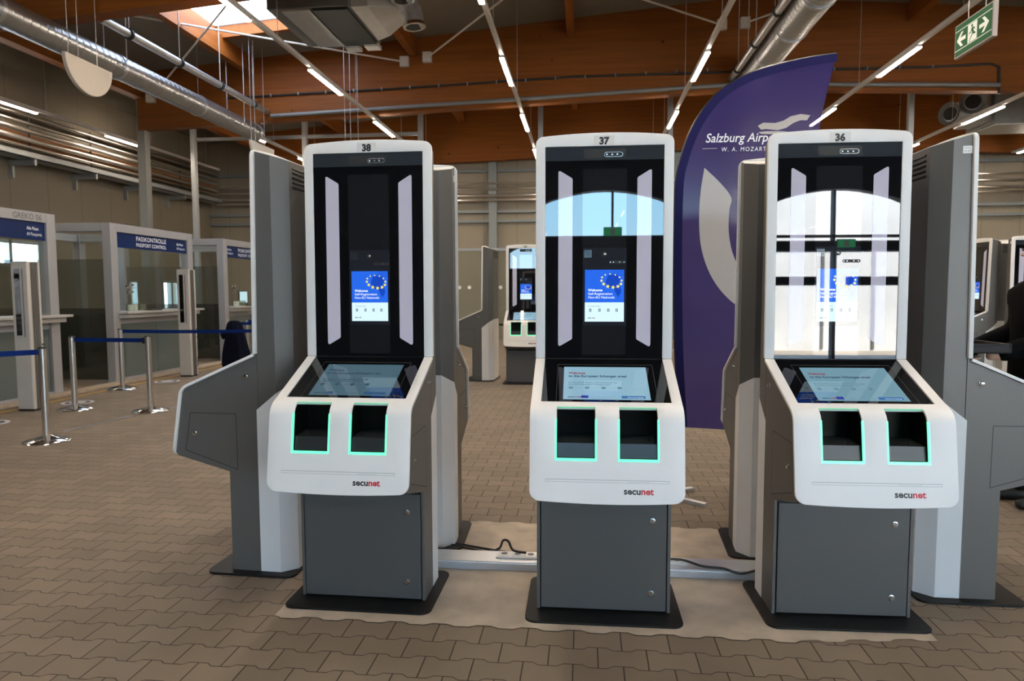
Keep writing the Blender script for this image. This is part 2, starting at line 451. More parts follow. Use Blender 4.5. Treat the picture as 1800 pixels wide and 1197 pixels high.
def struct(name, mb, mats, **k):
    return tag(mb.build(name, mats, **k), kind='structure')
def copy_tree(root, loc, rz, label, group=None):
    r = root.copy(); COL.objects.link(r); r.location = loc; r.rotation_euler = (0, 0, rz)
    r['label'] = label
    if group: r['group'] = group
    for ch in list(root.children):
        c = ch.copy(); COL.objects.link(c); c.parent = r
        for g in list(ch.children):
            d = g.copy(); COL.objects.link(d); d.parent = c
    return r
def text_polys(body, size, bold=0.0, shear=0.0, align='LEFT', spacing=1.0, sx_=1.0):
    """flat letters in (u, v) as lists of triangles"""
    cu = bpy.data.curves.new('letters', 'FONT'); cu.body = body; cu.size = size
    cu.offset = bold; cu.shear = shear; cu.align_x = align; cu.space_character = spacing
    cu.resolution_u = 3
    ob = bpy.data.objects.new('letters', cu); COL.objects.link(ob)
    dg = bpy.context.evaluated_depsgraph_get()
    me = bpy.data.meshes.new_from_object(ob.evaluated_get(dg))
    vs = [(v.co.x * sx_, v.co.y) for v in me.vertices]; fs = [tuple(p.vertices) for p in me.polygons]
    bpy.data.objects.remove(ob); bpy.data.curves.remove(cu); bpy.data.meshes.remove(me)
    return vs, fs
def lettering(name, items, frame, parent, local=True, eps=0.0006):
    """items: (body, size, u, v, material, bold, extra dict) ; frame(u, v, eps) -> point"""
    mb = MB(); mats = []
    for it in items:
        body, size, u, v, mt, bold = it[:6]; ex = it[6] if len(it) > 6 else {}
        if mt not in mats: mats.append(mt)
        ex = dict(ex); wd = ex.pop('w', None)
        vs, fs = text_polys(body, size, bold, **ex)
        if wd:
            k_ = wd / max(a for a, b in vs); vs = [(a * k_, b) for a, b in vs]
        i = len(mb.v)
        mb.v += [tuple(frame(u + a, v + b, eps)) for a, b in vs]
        for f in fs: mb.f.append(tuple(i + q for q in f)); mb.mi.append(mats.index(mt))
    return mb.build(name, mats, parent, local=local)
def flat(mb, poly, frame, eps=0.0006):
    return mb.quad(*[frame(u, v, eps) for u, v in poly])
def rrect(x0, z0, x1, z1, r, n=5):
    out = []
    for cx, cz, a0 in ((x1 - r, z1 - r, 0), (x0 + r, z1 - r, 90), (x0 + r, z0 + r, 180), (x1 - r, z0 + r, 270)):
        for k in range(n + 1):
            a = R(a0 + 90 * k / n); out.append((cx + r * math.cos(a), cz + r * math.sin(a)))
    return out
def star(cx, cy, r, rot=0.0):
    return [(cx + (r if k % 2 == 0 else r * 0.40) * math.sin(rot + k * PI / 5), cy + (r if k % 2 == 0 else r * 0.40) * math.cos(rot + k * PI / 5)) for k in range(10)]

def smooth_path(p, n=6):
    P = [Vector(q) for q in p]; out = []
    for i in range(len(P) - 1):
        a, b, c, d_ = P[max(i - 1, 0)], P[i], P[i + 1], P[min(i + 2, len(P) - 1)]
        for k in range(n):
            t = k / n
            out.append(.5 * ((2 * b) + (c - a) * t + (2 * a - 5 * b + 4 * c - d_) * t * t + (3 * b - a - 3 * c + d_) * t ** 3))
    return out + [P[-1]]

# ================================================================== THE HALL
XL, XR, YF, YB = -11.6, 20.0, -9.0, 20.6
roof = lambda x: 7.15 - 0.08 * abs(x - 3.0)
struct('floor', MB().quad((XL, YF, 0), (XR, YF, 0), (XR, YB, 0), (XL, YB, 0)), 'pavers')
# ceiling with the skylight opening
SX0, SX1, SY0, SY1 = -7.10, -5.1, 11.0, 13.0
cl = MB()
def roof_piece(x0, x1, y0, y1):
    cl.loft([[(x0, y0, roof(x0)), (x1, y0, roof(x1)), (x1, y0, roof(x1) + .12), (x0, y0, roof(x0) + .12)],
             [(x0, y1, roof(x0)), (x1, y1, roof(x1)), (x1, y1, roof(x1) + .12), (x0, y1, roof(x0) + .12)]])
hx0, hx1, hy0, hy1 = SX0 - .06, SX1 + .06, SY0 - .06, SY1 + .06
roof_piece(XL, hx0, YF, YB); roof_piece(hx1, 3.0, YF, YB); roof_piece(3.0, XR, YF, YB)
roof_piece(hx0, hx1, YF, hy0); roof_piece(hx0, hx1, hy1, YB)
struct('ceiling', cl, 'ceiling_board')
# left wall with three windows behind the booths
LW = [(11.9, 13.9, 1.95, 2.5), (16.2, 16.9, .9, 1.75), (17.9, 18.8, .9, 1.75)]
w = MB(); ys = [YF] + [q for p in LW for q in p[:2]] + [YB]
for k in range(0, len(ys), 2): w.box(XL - .25, ys[k], 0, XL, ys[k + 1], 6.0)
for a, b, c, d_ in LW: w.box(XL - .25, a, 0, XL, b, c); w.box(XL - .25, a, d_, XL, b, 6.0)
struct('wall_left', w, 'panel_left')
for i, (a, b, c, d_) in enumerate(LW):
    fr = MB()
    fr.box(XL - .1, a, c, XL + .03, a + .07, d_).box(XL - .1, b - .07, c, XL + .03, b, d_)
    fr.box(XL - .1, a, c, XL + .03, b, c + .07).box(XL - .1, a, d_ - .07, XL + .03, b, d_)
    fr.box(XL - .1, (a + b) / 2 - .04, c, XL + .03, (a + b) / 2 + .04, d_)
    wn = struct('window_%d' % (i + 1), fr, 'alu_frame')
    MB().quad((XL - .05, a + .07, c), (XL - .05, b - .07, c), (XL - .05, b - .07, d_), (XL - .05, a + .07, d_)).build('window_pane', 'pane', wn)
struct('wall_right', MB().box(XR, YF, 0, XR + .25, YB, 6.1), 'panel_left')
gb = lambda y0, y1: MB().prism([(XL, 0), (XR, 0), (XR, roof(XR) + .2), (3, roof(3) + .2), (XL, roof(XL) + .2)], 'y', y0, y1)
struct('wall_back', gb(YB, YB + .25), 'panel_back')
# front wall (behind the camera): clerestory band and glazed doors
fw = MB()
CL0, CL1 = -2.6, 16.0
fw.box(XL, YF - .25, 0, CL0, YF, 6.3)
fw.box(CL1, YF - .25, 0, XR, YF, 6.3)
bays = [CL0, -.75, 2.1, 4.8, 7.65, 10.5, 13.3, CL1]
hd = [(CL1, 7.2), (CL0, 7.2)]
for a, b in zip(bays, bays[1:]):
    hd += [(a + (b - a) * q / 12, 3.72 + .30 * math.sin(PI * q / 12) ** .8) for q in range(0 if a == CL0 else 1, 13)]
fw.prism(hd, 'y', YF - .25, YF)
fw.box(CL0, YF - .25, 0, 4.3, YF, 2.98)
fw.box(4.3, YF - .25, 2.68, CL1, YF, 2.90)
fw.box(4.3, YF - .25, 0, CL1, YF, .12)
struct('wall_front', fw, 'gable_dark')
mu = MB()
for x in (0.84, 2.9, 6.12, 8.6, 11.0, 13.4): mu.box(x - .022, YF - .2, 2.9, x + .022, YF - .02, 4.0)
mu.box(CL0, YF - .2, 2.98, CL1, YF - .02, 3.03)
wn = struct('window_4', mu, 'gable_dark')
MB().quad((CL0, YF - .1, 2.9), (CL1, YF - .1, 2.9), (CL1, YF - .1, 4.05), (CL0, YF - .1, 4.05)).build('window_pane', 'pane', wn)
mu = MB()
for x in (4.36, 6.14, 7.9, 8.0, 9.7, 11.4, 13.1, 14.6): mu.box(x - .035, YF - .2, .12, x + .035, YF - .02, 2.68)
mu.box(4.3, YF - .2, 1.93, 5.75, YF - .02, 2.12).box(6.45, YF - .2, 1.93, CL1, YF - .02, 2.12)
mu.box(4.3, YF - .2, .12, CL1, YF - .02, .30)
wn = struct('door_1', mu, 'gable_dark')
MB().quad((4.3, YF - .1, .12), (CL1, YF - .1, .12), (CL1, YF - .1, 2.68), (4.3, YF - .1, 2.68)).build('door_pane', 'pane', wn)
# outside: apron and a white arched tent hall facing the glazed doors
struct('ground', MB().quad((-60, -70, -.06), (80, -70, -.06), (80, YF - .25, -.06), (-60, YF - .25, -.06)), 'tarmac')
te = thing('tent_hall', 'white arched tent hall outside the glazed doors behind the camera', 'tent', (9.5, -20, -.06))
arch = [(4.6 + 13 * t, 3.6 + 2.4 * math.sin(PI * t)) for t in [k / 16 for k in range(17)]]
MB().prism([(4.6, -.06)] + arch + [(17.6, -.06)], 'y', -27, -19).build('tent_shell', 'tent_white', te)
tl = MB()
for x in (6.4, 8.0, 9.8, 11.6, 13.4, 15.2): tl.box(x - .05, -18.98, 0, x + .05, -18.95, 3.6)
tl.box(4.6, -18.98, 3.55, 17.6, -18.94, 3.7)
tl.build('tent_ribs', 'unit_grey', te)

# skylight: timber curb and pane
sk = MB()
for (x0, y0, x1, y1) in ((SX0 - .1, SY0 - .1, SX0, SY1 + .1), (SX1, SY0 - .1, SX1 + .1, SY1 + .1), (SX0, SY0 - .1, SX1, SY0), (SX0, SY1, SX1, SY1 + .1)):
    sk.loft([[(x, y0, roof(x) - .03), (x, y1, roof(x) - .03), (x, y1, roof(x) + .24), (x, y0, roof(x) + .24)] for x in (x0, x1)])
wn = struct('window_5', sk, 'purlin_wood')
MB().quad((SX0, SY0, roof(SX0) + .2), (SX1, SY0, roof(SX1) + .2), (SX1, SY1, roof(SX1) + .2), (SX0, SY1, roof(SX0) + .2)).build('skylight_pane', 'opal', wn)

# glulam beams across the hall
zb = lambda x: 5.375 - 0.035 * abs(x - 3.0)
def beam(n, y, th=.22, x0=-9.65, x1=15.5, dz=0.0):
    xs = [x0, -7.2, 3.0, x1]
    mb = MB()
    z_ = lambda x: zb(x) + max(0, min(x, 3) + 7.2) * dz
    ring = lambda x: [(x, y - th / 2, z_(x)), (x, y + th / 2, z_(x)), (x, y + th / 2, roof(x)), (x, y - th / 2, roof(x))]
    mb.loft([ring(x) for x in xs])
    return struct('trim_%d' % n, mb, 'glulam')
beam(1, 8.8, dz=.045); beam(2, 14.4); beam(3, 20.1)
# edge beam along the left aisle and its columns
e = MB().box(-9.72, YF, 5.60, -9.50, YB, 6.1)
struct('trim_4', e, 'purlin_wood')
for i, y in enumerate((8.8, 14.4, 20.1)):
    struct('trim_%d' % (5 + i), MB().box(-9.70, y - .09, 0, -9.52, y + .09, 5.6), 'post_brown')
# purlins between the beams
pn = 8
for x in (-7.05, -3.55, -0.3, 6.2, 9.8):
    for y0, y1 in ((8.91, 14.29), (14.51, 19.99)):
        struct('trim_%d' % pn, MB().box(x - .075, y0, roof(x) - .34, x + .075, y1, roof(x) + .01), 'purlin_wood'); pn += 1
# steel columns, girts and bright strip of the back wall
for x in (-2.7, 2.6, 7.9, -8.0):
    struct('trim_%d' % pn, MB().box(x - .12, YB - .28, 0, x + .12, YB - .0, 5.35), 'post_grey'); pn += 1
for z in (4.97, 3.78, 3.50):
    struct('trim_%d' % pn, MB().box(XL, YB - .12, z - .04, XR, YB, z + .04), 'post_grey'); pn += 1
for i, (z, r) in enumerate(((4.57, .025), (4.40, .03), (4.21, .04), (4.08, .035))):
    p = MB().tube((XL + .4, YB - .34, z), (XR - .3, YB - .34, z), r, 10).build('wall_pipe', 'pipe_metal', smooth=True)
    tag(p, '%s silver pipe along the far back wall' % ('topmost', 'second from top', 'third from top', 'lowest')[i], 'pipe', 'pipes on the back wall')

# hanging post frame in the far part of the hall
for i, x in enumerate((-9.75, -6.85, -3.95, -1.05, 1.97, 7.26)):
    nm = ('behind the far passport booths', 'above the left side-facing kiosk', 'above the kiosk numbered 38', 'left of the kiosk numbered 37', 'right of the kiosk numbered 37', 'above the kiosk numbered 36')[i]
    p = thing('steel_post', 'tall galvanised steel post ' + nm, 'post', (x, 16.6, 0), 0, 'galvanised posts')
    MB().box(x - .06, 16.54, 0, x + .06, 16.66, min(roof(x - .06), roof(x + .06)) - .01).build('shaft', 'tray_metal', p, bevel=.01)
    MB().box(x - .16, 16.5, 0, x + .16, 16.7, .015).build('foot_plate', 'tray_metal', p)
    if i < 2: MB().box(x + .06, 16.57, 5.18, x + 2.84, 16.63, 5.26).build('crossbar', 'tray_metal', p)

# pipes, tray and heat pipe along the left wall
names = ('topmost', 'second', 'third', 'fourth', 'fifth')
for i, (z, r, mt) in enumerate(((4.97, .028, 'pipe_metal'), (4.82, .03, 'pipe_metal'), (4.67, .045, 'pipe_metal'), (4.49, .055, 'pipe_metal'), (4.36, .02, 'pipe_metal'))):
    p = MB().tube((-11.15, 4, z), (-11.15, YB - .4, z), r, 12).build('wall_pipe', mt, smooth=True)
    tag(p, '%s of five silver pipes running along the left wall' % names[i], 'pipe', 'pipes along the left wall')
p = MB().box(-11.32, 4, 4.42, -11.24, YB - .4, 4.62).build('pipe_backing', 'pipe_copper')
tag(p, 'orange brown band behind the silver pipes on the left wall', 'panel')
ct = thing('cable_tray', 'grey metal cable tray below the pipes on the left wall', 'cable tray', (-11.2, 12, 4.1))
MB().box(-11.35, 4, 4.10, -11.0, YB - .4, 4.12).box(-11.02, 4, 4.10, -11.0, YB - .4, 4.22).box(-11.35, 4, 4.10, -11.33, YB - .4, 4.22).build('tray', 'tray_metal', ct)
for y in [6 + 1.75 * k for k in range(8)]:
    MB().box(-11.6, y - .025, 3.98, -11.0, y + .025, 4.10).box(-11.6, y - .025, 3.75, -11.5, y + .025, 3.98).build('bracket', 'tray_metal', ct)
    MB().tube((-11.2, y + .1, 4.1), (-11.2, y + .1, 5.05), .015, 6).build('hanger', 'cable_black', ct)

# ducts
def duct(name, label, x, z, r, y0, y1):
    t = thing(name, label, 'duct', (x, (y0 + y1) / 2, z))
    MB().tube((x, y0, z), (x, y1, z), r, 28).build('duct_pipe', 'spiral_duct', t, smooth=True)
    for y in [y0 + .02 + (y1 - y0 - .04) * k / 4 for k in range(5)]:
        MB().tube((x, y - .03, z), (x, y + .03, z), r + .012, 28).build('joint_ring', 'galvanised', t, smooth=True)
    for y in (y0 + 1.2, (y0 + y1) / 2, y1 - .8):
        MB().tube((x - r, y, z), (x - r, y, roof(x - r)), .008, 6).tube((x + r, y, z), (x + r, y, roof(x + r)), .008, 6).build('hanger', 'wire', t)
    return t
duct('ventilation_duct', 'fat silver spiral duct running along the upper left of the hall', -6.98, 4.8, .178, 5.5, 14.25)
duct('ventilation_duct', 'fat silver spiral duct at upper right behind the purple flag', 3.25, 5.62, .27, 9.0, 14.2)
def slim(label, x, z, r, y0, y1):
    t = thing('heating_tube', label, 'pipe', (x, (y0 + y1) / 2, z))
    MB().tube((x, y0, z), (x, y1, z), r, 16).build('tube', 'galvanised', t, smooth=True)
    for y in [y0 + .6 + (y1 - y0 - 1.2) * k / 3 for k in range(4)]:
        MB().tube((x, y - .025, z), (x, y + .025, z), r + .02, 16).build('clamp', 'unit_dark', t)
        MB().tube((x, y, z), (x, y, roof(x)), .008, 6).build('hanger', 'wire', t)
slim('slim silver tube hung right of the fat left duct', -6.70, 5.23, .06, 9.2, 14.25)
slim('slim silver tube hung left of the fat right duct', 2.86, 5.59, .065, 9.0, 14.25)
# conduit and cable on the big beam
cz = lambda x: zb(x) + .09
cd = MB().path([(x, 14.22, cz(x)) for x in (-6.6, -3, 0, 3, 5.4, 7.8)], .042, 12).build('beam_conduit', 'conduit_grey', smooth=True)
tag(cd, 'grey ribbed conduit along the lower edge of the large timber beam', 'conduit')
bc = thing('beam_cable', 'black cable clipped across the large timber beam', 'cable', (0, 14.27, 5.7))
MB().path([(-7.6, 14.26, 5.54), (-3.85, 14.26, 5.62), (-.3, 14.26, 5.73), (2.7, 14.26, 5.72), (6.6, 14.26, 5.68), (7.65, 14.26, 5.70), (7.8, 14.26, 5.64), (7.82, 14.26, 5.14)], .022, 8).build('wire', 'cable_black', bc)
for k in range(24):
    x = -7.2 + .6 * k
    z = 5.54 + (x + 7.6) * .0237 if x < 2.7 else 5.72 - (x - 2.7) * .008
    MB().box(x - .012, 14.225, z - .03, x + .012, 14.29, z + .03).build('clip', 'post_grey', bc)
# bracing rods
RD = [((-3.71, 14.26, 6.15), (-7.75, 11.0, 6.05), 'white bracing rod crossing under the skylight'),
      ((-9.30, 14.26, 5.60), (-5.79, 11.0, 6.10), 'white bracing rod rising from the left column towards the skylight'),
      ((-3.23, 14.26, 6.22), (0.9, 9.5, 6.75), 'white bracing rod rising right of the ventilation unit'),
      ((2.66, 14.26, 6.62), (-2.6, 9.5, 6.5), 'white bracing rod left of the fat right duct'),
      ((3.10, 14.26, 6.64), (7.5, 9.5, 6.6), 'white bracing rod right of the fat right duct')]
for a, b, lb in RD:
    t = thing('bracing_rod', lb, 'rod', a)
    MB().tube(a, b, .018, 8).build('rod', 'rod_white', t)
    MB().box(a[0] - .09, a[1] - .06, a[2] - .1, a[0] + .09, a[1] + .03, a[2] + .1).build('bracket', 'rod_white', t)

# LED light tracks
LT = [(-4.37, 10.85, 'above the kiosk numbered 38', -5, 2), (-1.265, 10.64, 'left of the kiosk numbered 37', -5, 2), (1.81, 10.73, 'left of the purple flag', -5, 2),
      (4.84, 10.86, 'behind the tip of the purple flag', -5, 2), (-10.8, 11.42, 'along the left wall above the pipes', -3, 1), (-7.56, 11.05, 'under the fat left duct', 1, 2),
      (8.05, 11.1, 'above the right side-facing kiosk', -5, 2), (11.2, 11.2, 'furthest to the right', -3, 2)]
for x, s, lb, ka, kb in LT:
    t = thing('light_track', 'white ceiling light track with LED battens ' + lb, 'light', (x, 12, 5.0), 0, 'LED light tracks')
    MB().box(x - .03, (-7.0 if ka < 0 else 14.3), 5.0, x + .03, 19.7, 5.06).build('rail', 'rail_white', t)
    for k in [q for q in range(ka, kb + 1) if q != -4]:
        y = s + 3.42 * k
        bt = MB().box(x - .034, y, 4.965, x + .034, y + 1.42, 5.0).build('batten_housing', 'rail_white', t)
        MB().box(x - .031, y + .005, 4.950, x + .031, y + 1.415, 4.9655).build('led_diffuser', 'led', bt)
    for y in [q for q in (-5.0, -1.0, 3.0, 7.0, 9.7, 13.1, 16.4, 19.0) if ka < 0 or q > 13]:
        top = zb(x) if abs(y - 14.4) < .1 else roof(x)
        MB().tube((x, y, 5.06), (x, y, top), .004, 5).build('suspension_wire', 'wire', t)

# ventilation units
au = thing('ventilation_unit', 'large grey ventilation unit hanging from the ceiling left of centre', 'ventilation unit', (-4.1, 11, 5.6))
MB().box(-4.74, 10.15, 5.63, -3.47, 11.75, 6.55).build('housing', 'unit_grey', au, bevel=.015)
MB().box(-4.52, 10.17, 5.60, -4.08, 11.70, 5.635).build('light_panel', 'unit_light', au)
MB().box(-4.04, 10.17, 5.59, -3.5, 11.70, 5.635).build('dark_panel', 'unit_dark', au)
MB().loft([[(-3.47, 10.2, 5.63), (-3.47, 11.6, 5.63), (-3.47, 11.6, 6.5), (-3.47, 10.2, 6.5)], [(-3.2, 10.2, 5.63), (-3.2, 11.4, 5.63), (-3.2, 11.4, 6.4), (-3.2, 10.2, 6.4)],
           [(-2.85, 10.45, 5.70), (-2.85, 11.05, 5.70), (-2.85, 11.05, 6.05), (-2.85, 10.45, 6.05)]]).build('transition', 'unit_light', au, bevel=.01)
for q in ((-3.6, 11.62), (-3.95, 11.66)):
    MB().box(q[0] - .12, q[1], 5.56, q[0] + .12, q[1] + .22, 5.62).build('mounting_foot', 'unit_light', au)
for pth in ([(-2.95, 10.62, 5.86), (-2.76, 10.62, 5.84), (-2.67, 10.62, 5.77), (-2.62, 10.62, 5.64), (-2.60, 10.62, 5.46)], [(-3.1, 10.33, 6.12), (-2.86, 10.33, 6.09), (-2.76, 10.33, 6.01), (-2.71, 10.33, 5.86), (-2.70, 10.33, 5.74)]):
    MB().path(smooth_path(pth, 4), .145, 22).build('elbow_duct', 'galvanised', au, smooth=True)
    a, b = Vector(pth[-2]), Vector(pth[-1]); d = (b - a).normalized()
    MB().tube(b - d * .05, b, .175, 22).build('flange', 'chrome', au, smooth=True)
    MB().tube(b, b + d * .002, .13, 22).build('mouth_shade', 'gap_black', au)  # flat black disc stands for the shade inside the open duct end
for x, y in ((-4.6, 10.3), (-3.6, 10.3), (-4.6, 11.6), (-3.6, 11.6)):
    MB().tube((x, y, 6.55), (x, y, roof(x)), .01, 6).build('hanger', 'wire', au)
au = thing('ventilation_unit', 'grey ventilation unit with two round nozzles at upper right', 'ventilation unit', (10, 17.5, 5.2))
MB().box(9.25, 17.0, 5.20, 11.6, 18.2, 5.95).build('housing', 'unit_grey', au, bevel=.02)
MB().box(9.3, 17.05, 5.17, 11.5, 18.1, 5.205).build('light_panel', 'unit_light', au)
MB().box(8.85, 17.1, 5.28, 9.25, 18.0, 5.9).build('transition', 'galvanised', au, bevel=.03)
for p0, p1, r in (((8.95, 17.5, 5.66), (8.72, 16.9, 5.66), .2), ((8.9, 17.4, 5.46), (8.35, 17.1, 5.46), .19)):
    p0, p1 = Vector(p0), Vector(p1); d = (p1 - p0).normalized()
    MB().tube(p0, p1, r, 22).build('nozzle', 'galvanised', au, smooth=True)
    MB().tube(p1, p1 + d * .06, r, 22, r + .07, cap=False).tube(p1 + d * .06, p1 - d * .05, r + .07, 22, r * .55, cap=False).build('nozzle_mouth', 'unit_grey', au, smooth=True)
    MB().tube(p1 + d * .0, p1 + d * .035, r * .78, 22).build('nozzle_shade', 'gap_black', au)  # black disc painted in for the shaded hole of the nozzle
for x in (9.5, 11.3): MB().tube((x, 17.6, 5.95), (x, 17.6, roof(x)), .012, 6).build('hanger', 'wire', au)

# half-round acoustic baffles hung on wires
def baffle(x, y0, y1, zt, label, wires):
    t = thing('acoustic_baffle', label, 'baffle', (x, (y0 + y1) / 2, zt), 0, 'half-round baffles')
    r = (y1 - y0) / 2; c = (y0 + y1) / 2
    poly = [(c + r * math.cos(PI * k / 24), zt - r * .98 * math.sin(PI * k / 24)) for k in range(25)]
    MB().prism(poly, 'x', x - .025, x + .025).build('panel', 'baffle', t, bevel=.006)
    for y in wires: MB().tube((x, y, zt), (x, y, roof(x) - .004), .004, 6).build('suspension_wire', 'wire', t)
baffle(-6.2, 7.83, 8.66, 4.31, 'beige half-round acoustic baffle hanging at upper left', (7.91, 8.08, 8.41))
baffle(-6.54, 13.14, 14.15, 4.41, 'beige half-round acoustic baffle showing just above the left side-facing kiosk', (13.19, 13.36, 13.76))
baffle(-4.6, 13.0, 13.95, 4.22, 'half-round acoustic baffle behind kiosk 38, only its hanging wires showing', (13.1, 13.42, 13.88))

# exit sign
ex = thing('exit_sign', 'green emergency exit sign with two arrows and running man', 'sign', (3.5, 6.81, 3.63))
MB().box(3.49, 6.50, 3.62, 3.53, 7.125, 3.925).build('frame', 'exit_frame', ex, bevel=.004)
fe = lambda u, v, e=0.0: (3.488 - e, 7.11 - u, 3.632 + v)           # u to the right as read from the left side
flat(MB(), [(0, 0), (.595, 0), (.595, .28), (0, .28)], fe, .0).build('sign_face', 'exit_green', ex)
mk = MB()
flat(mk, [(0, .048), (.595, .048), (.595, .054), (0, .054)], fe, .001); flat(mk, [(0, .226), (.595, .226), (.595, .232), (0, .232)], fe, .001)
flat(mk, [(.215, .06), (.365, .06), (.365, .222), (.215, .222)], fe, .001)
def arrow(cx, s):
    P = [(.075, 0), (.005, .065), (-.035, .065), (.012, .017), (-.075, .017), (-.075, -.017), (.012, -.017), (-.035, -.065), (.005, -.065)]
    i = len(mk.v)
    pts = [(cx + s * a, .14 + b) for a, b in P]
    for tri in ([1, 2, 3, 0], [0, 6, 7, 8], [3, 4, 5, 6], [0, 3, 6]):
        flat(mk, [pts[q] for q in tri], fe, .001)
arrow(.105, -1); arrow(.475, 1)
mk.build('arrows', 'exit_white', ex)
rm = MB()
flat(rm, [(.285 + .014 * math.cos(2 * PI * k / 12), .198 + .014 * math.sin(2 * PI * k / 12)) for k in range(12)], fe, .002)
for poly in ([(.275, .178), (.305, .184), (.318, .135), (.288, .125)], [(.275, .178), (.262, .15), (.235, .142), (.235, .134), (.268, .14), (.284, .165)],
             [(.305, .182), (.328, .172), (.334, .15), (.328, .148), (.318, .165), (.304, .17)],
             [(.288, .13), (.318, .137), (.345, .122), (.345, .112), (.31, .115)], [(.288, .13), (.30, .12), (.275, .095), (.25, .065), (.24, .07), (.268, .104)]):
    flat(rm, poly, fe, .002)
rm.build('running_man', 'exit_green', ex)
for y in (6.66, 6.94): MB().tube((3.51, y, 3.925), (3.51, y, roof(3.51)), .004, 6).build('suspension_wire', 'wire', ex)

for x, z, lb in ((.84, 3.08, 'small green exit sign mirrored in the blue sky on the middle kiosk glass'), (6.35, 2.80, 'small green exit sign mirrored in the white glare on the right kiosk glass')):
    e_ = thing('exit_sign', lb, 'sign', (x, YF, z))
    MB().box(x - .2, YF, z - .07, x + .2, YF + .05, z + .13).build('frame', 'exit_frame', e_, bevel=.004)
    MB().quad((x - .19, YF + .051, z - .06), (x + .19, YF + .051, z - .06), (x + .19, YF + .051, z + .12), (x - .19, YF + .051, z + .12)).build('sign_face', 'exit_lit', e_)
    MB().quad((x - .05, YF + .053, z - .03), (x + .05, YF + .053, z - .03), (x + .05, YF + .053, z + .09), (x - .05, YF + .053, z + .09)).build('door_mark', 'exit_white', e_)

# ================================================================== FLOOR PIECES
# concrete strip under the kiosks, with the wavy paver edge
def wavy(x0, x1, y, k):
    out = []
    n = int((x1 - x0) / .0194)
    for i in range(n + 1):
        x = x0 + (x1 - x0) * i / n
        uu = (x - PX0) / PU
        tr = max(-1, min(1, 2.8 * math.cos(2 * PI * uu)))
        out.append((x, y + (-1) ** k * -PA * tr * PV))
    return out
k0 = round((2.86 - PY0) / PV); k1 = round((4.21 - PY0) / PV)
fr_ = wavy(-1.37, 1.455, PY0 + k0 * PV, k0); bk_ = wavy(-1.37, 1.455, PY0 + k1 * PV, k1)
cs_ = MB()
fr_ = [(x, y + max(0, x - .85) * .12) for x, y in fr_]
for i in range(len(fr_) - 1): cs_.quad((*fr_[i], .003), (*fr_[i + 1], .003), (*bk_[i + 1], .003), (*bk_[i], .003))
tag(cs_.build('concrete_strip', 'concrete'), kind='structure')
struct('kerb', MB().box(-7.36, 6.2, 0, -7.12, 16.2, .03), 'kerb_sand', bevel=.006)
tag(MB().box(-6.98, 5.5, .001, -6.92, 14.0, .004).build('floor_line', 'tape_yellow'), 'yellow tape line on the floor before the passport booths', 'tape')
for i, (x0, y0, x1, y1) in enumerate(((-5.36, 6.5, -5.22, 7.42), (-5.08, 7.6, -5.10, 8.25))):
    t = thing('floor_tape', ('grey printed floor tape between the front two stanchions', 'grey printed floor tape behind the stanchion nearest the kiosks')[i], 'tape', (x0, y0, 0), 0, 'printed floor tapes')
    d = Vector((x1 - x0, y1 - y0, 0)); n = Vector((-d.y, d.x, 0)).normalized()
    P = lambda a, b, z: tuple(Vector((x0, y0, z)) + d * a + n * b)
    MB().loft([[P(0, -.03, .001), P(1, -.03, .001), P(1, .03, .001), P(0, .03, .001)], [P(0, -.03, .003), P(1, -.03, .003), P(1, .03, .003), P(0, .03, .003)]]).build('strip', 'tape_grey', t)
    md = MB()
    for s in (-.031, .025): md.quad(P(0, s, .0035), P(1, s, .0035), P(1, s + .006, .0035), P(0, s + .006, .0035))
    for k in range(14): md.quad(P(.1 + .055 * k, -.008, .0035), P(.13 + .055 * k, -.008, .0035), P(.13 + .055 * k, .008, .0035), P(.1 + .055 * k, .008, .0035))
    md.build('print', 'tape_dark', t)
for i, (x, y) in enumerate(((-6.57, 8.25), (-6.66, 10.33), (-6.52, 6.85))):
    t = thing('floor_sticker', 'round white floor sticker ' + ('right of the near white pillar', 'before the second booth', 'at the left picture edge')[i], 'sticker', (x, y, 0), 0, 'round floor stickers')
    MB().lathe([(.19, .001), (.19, .003)], (x, y, 0), 32).build('disc', 'sticker_white', t)
    MB().lathe([(.145, .003), (.145, .0042)], (x, y, 0), 32).build('dark_ring', 'tape_dark', t)
    MB().lathe([(.10, .0042), (.10, .005)], (x, y, 0), 32).build('pale_centre', 'sticker_white', t)

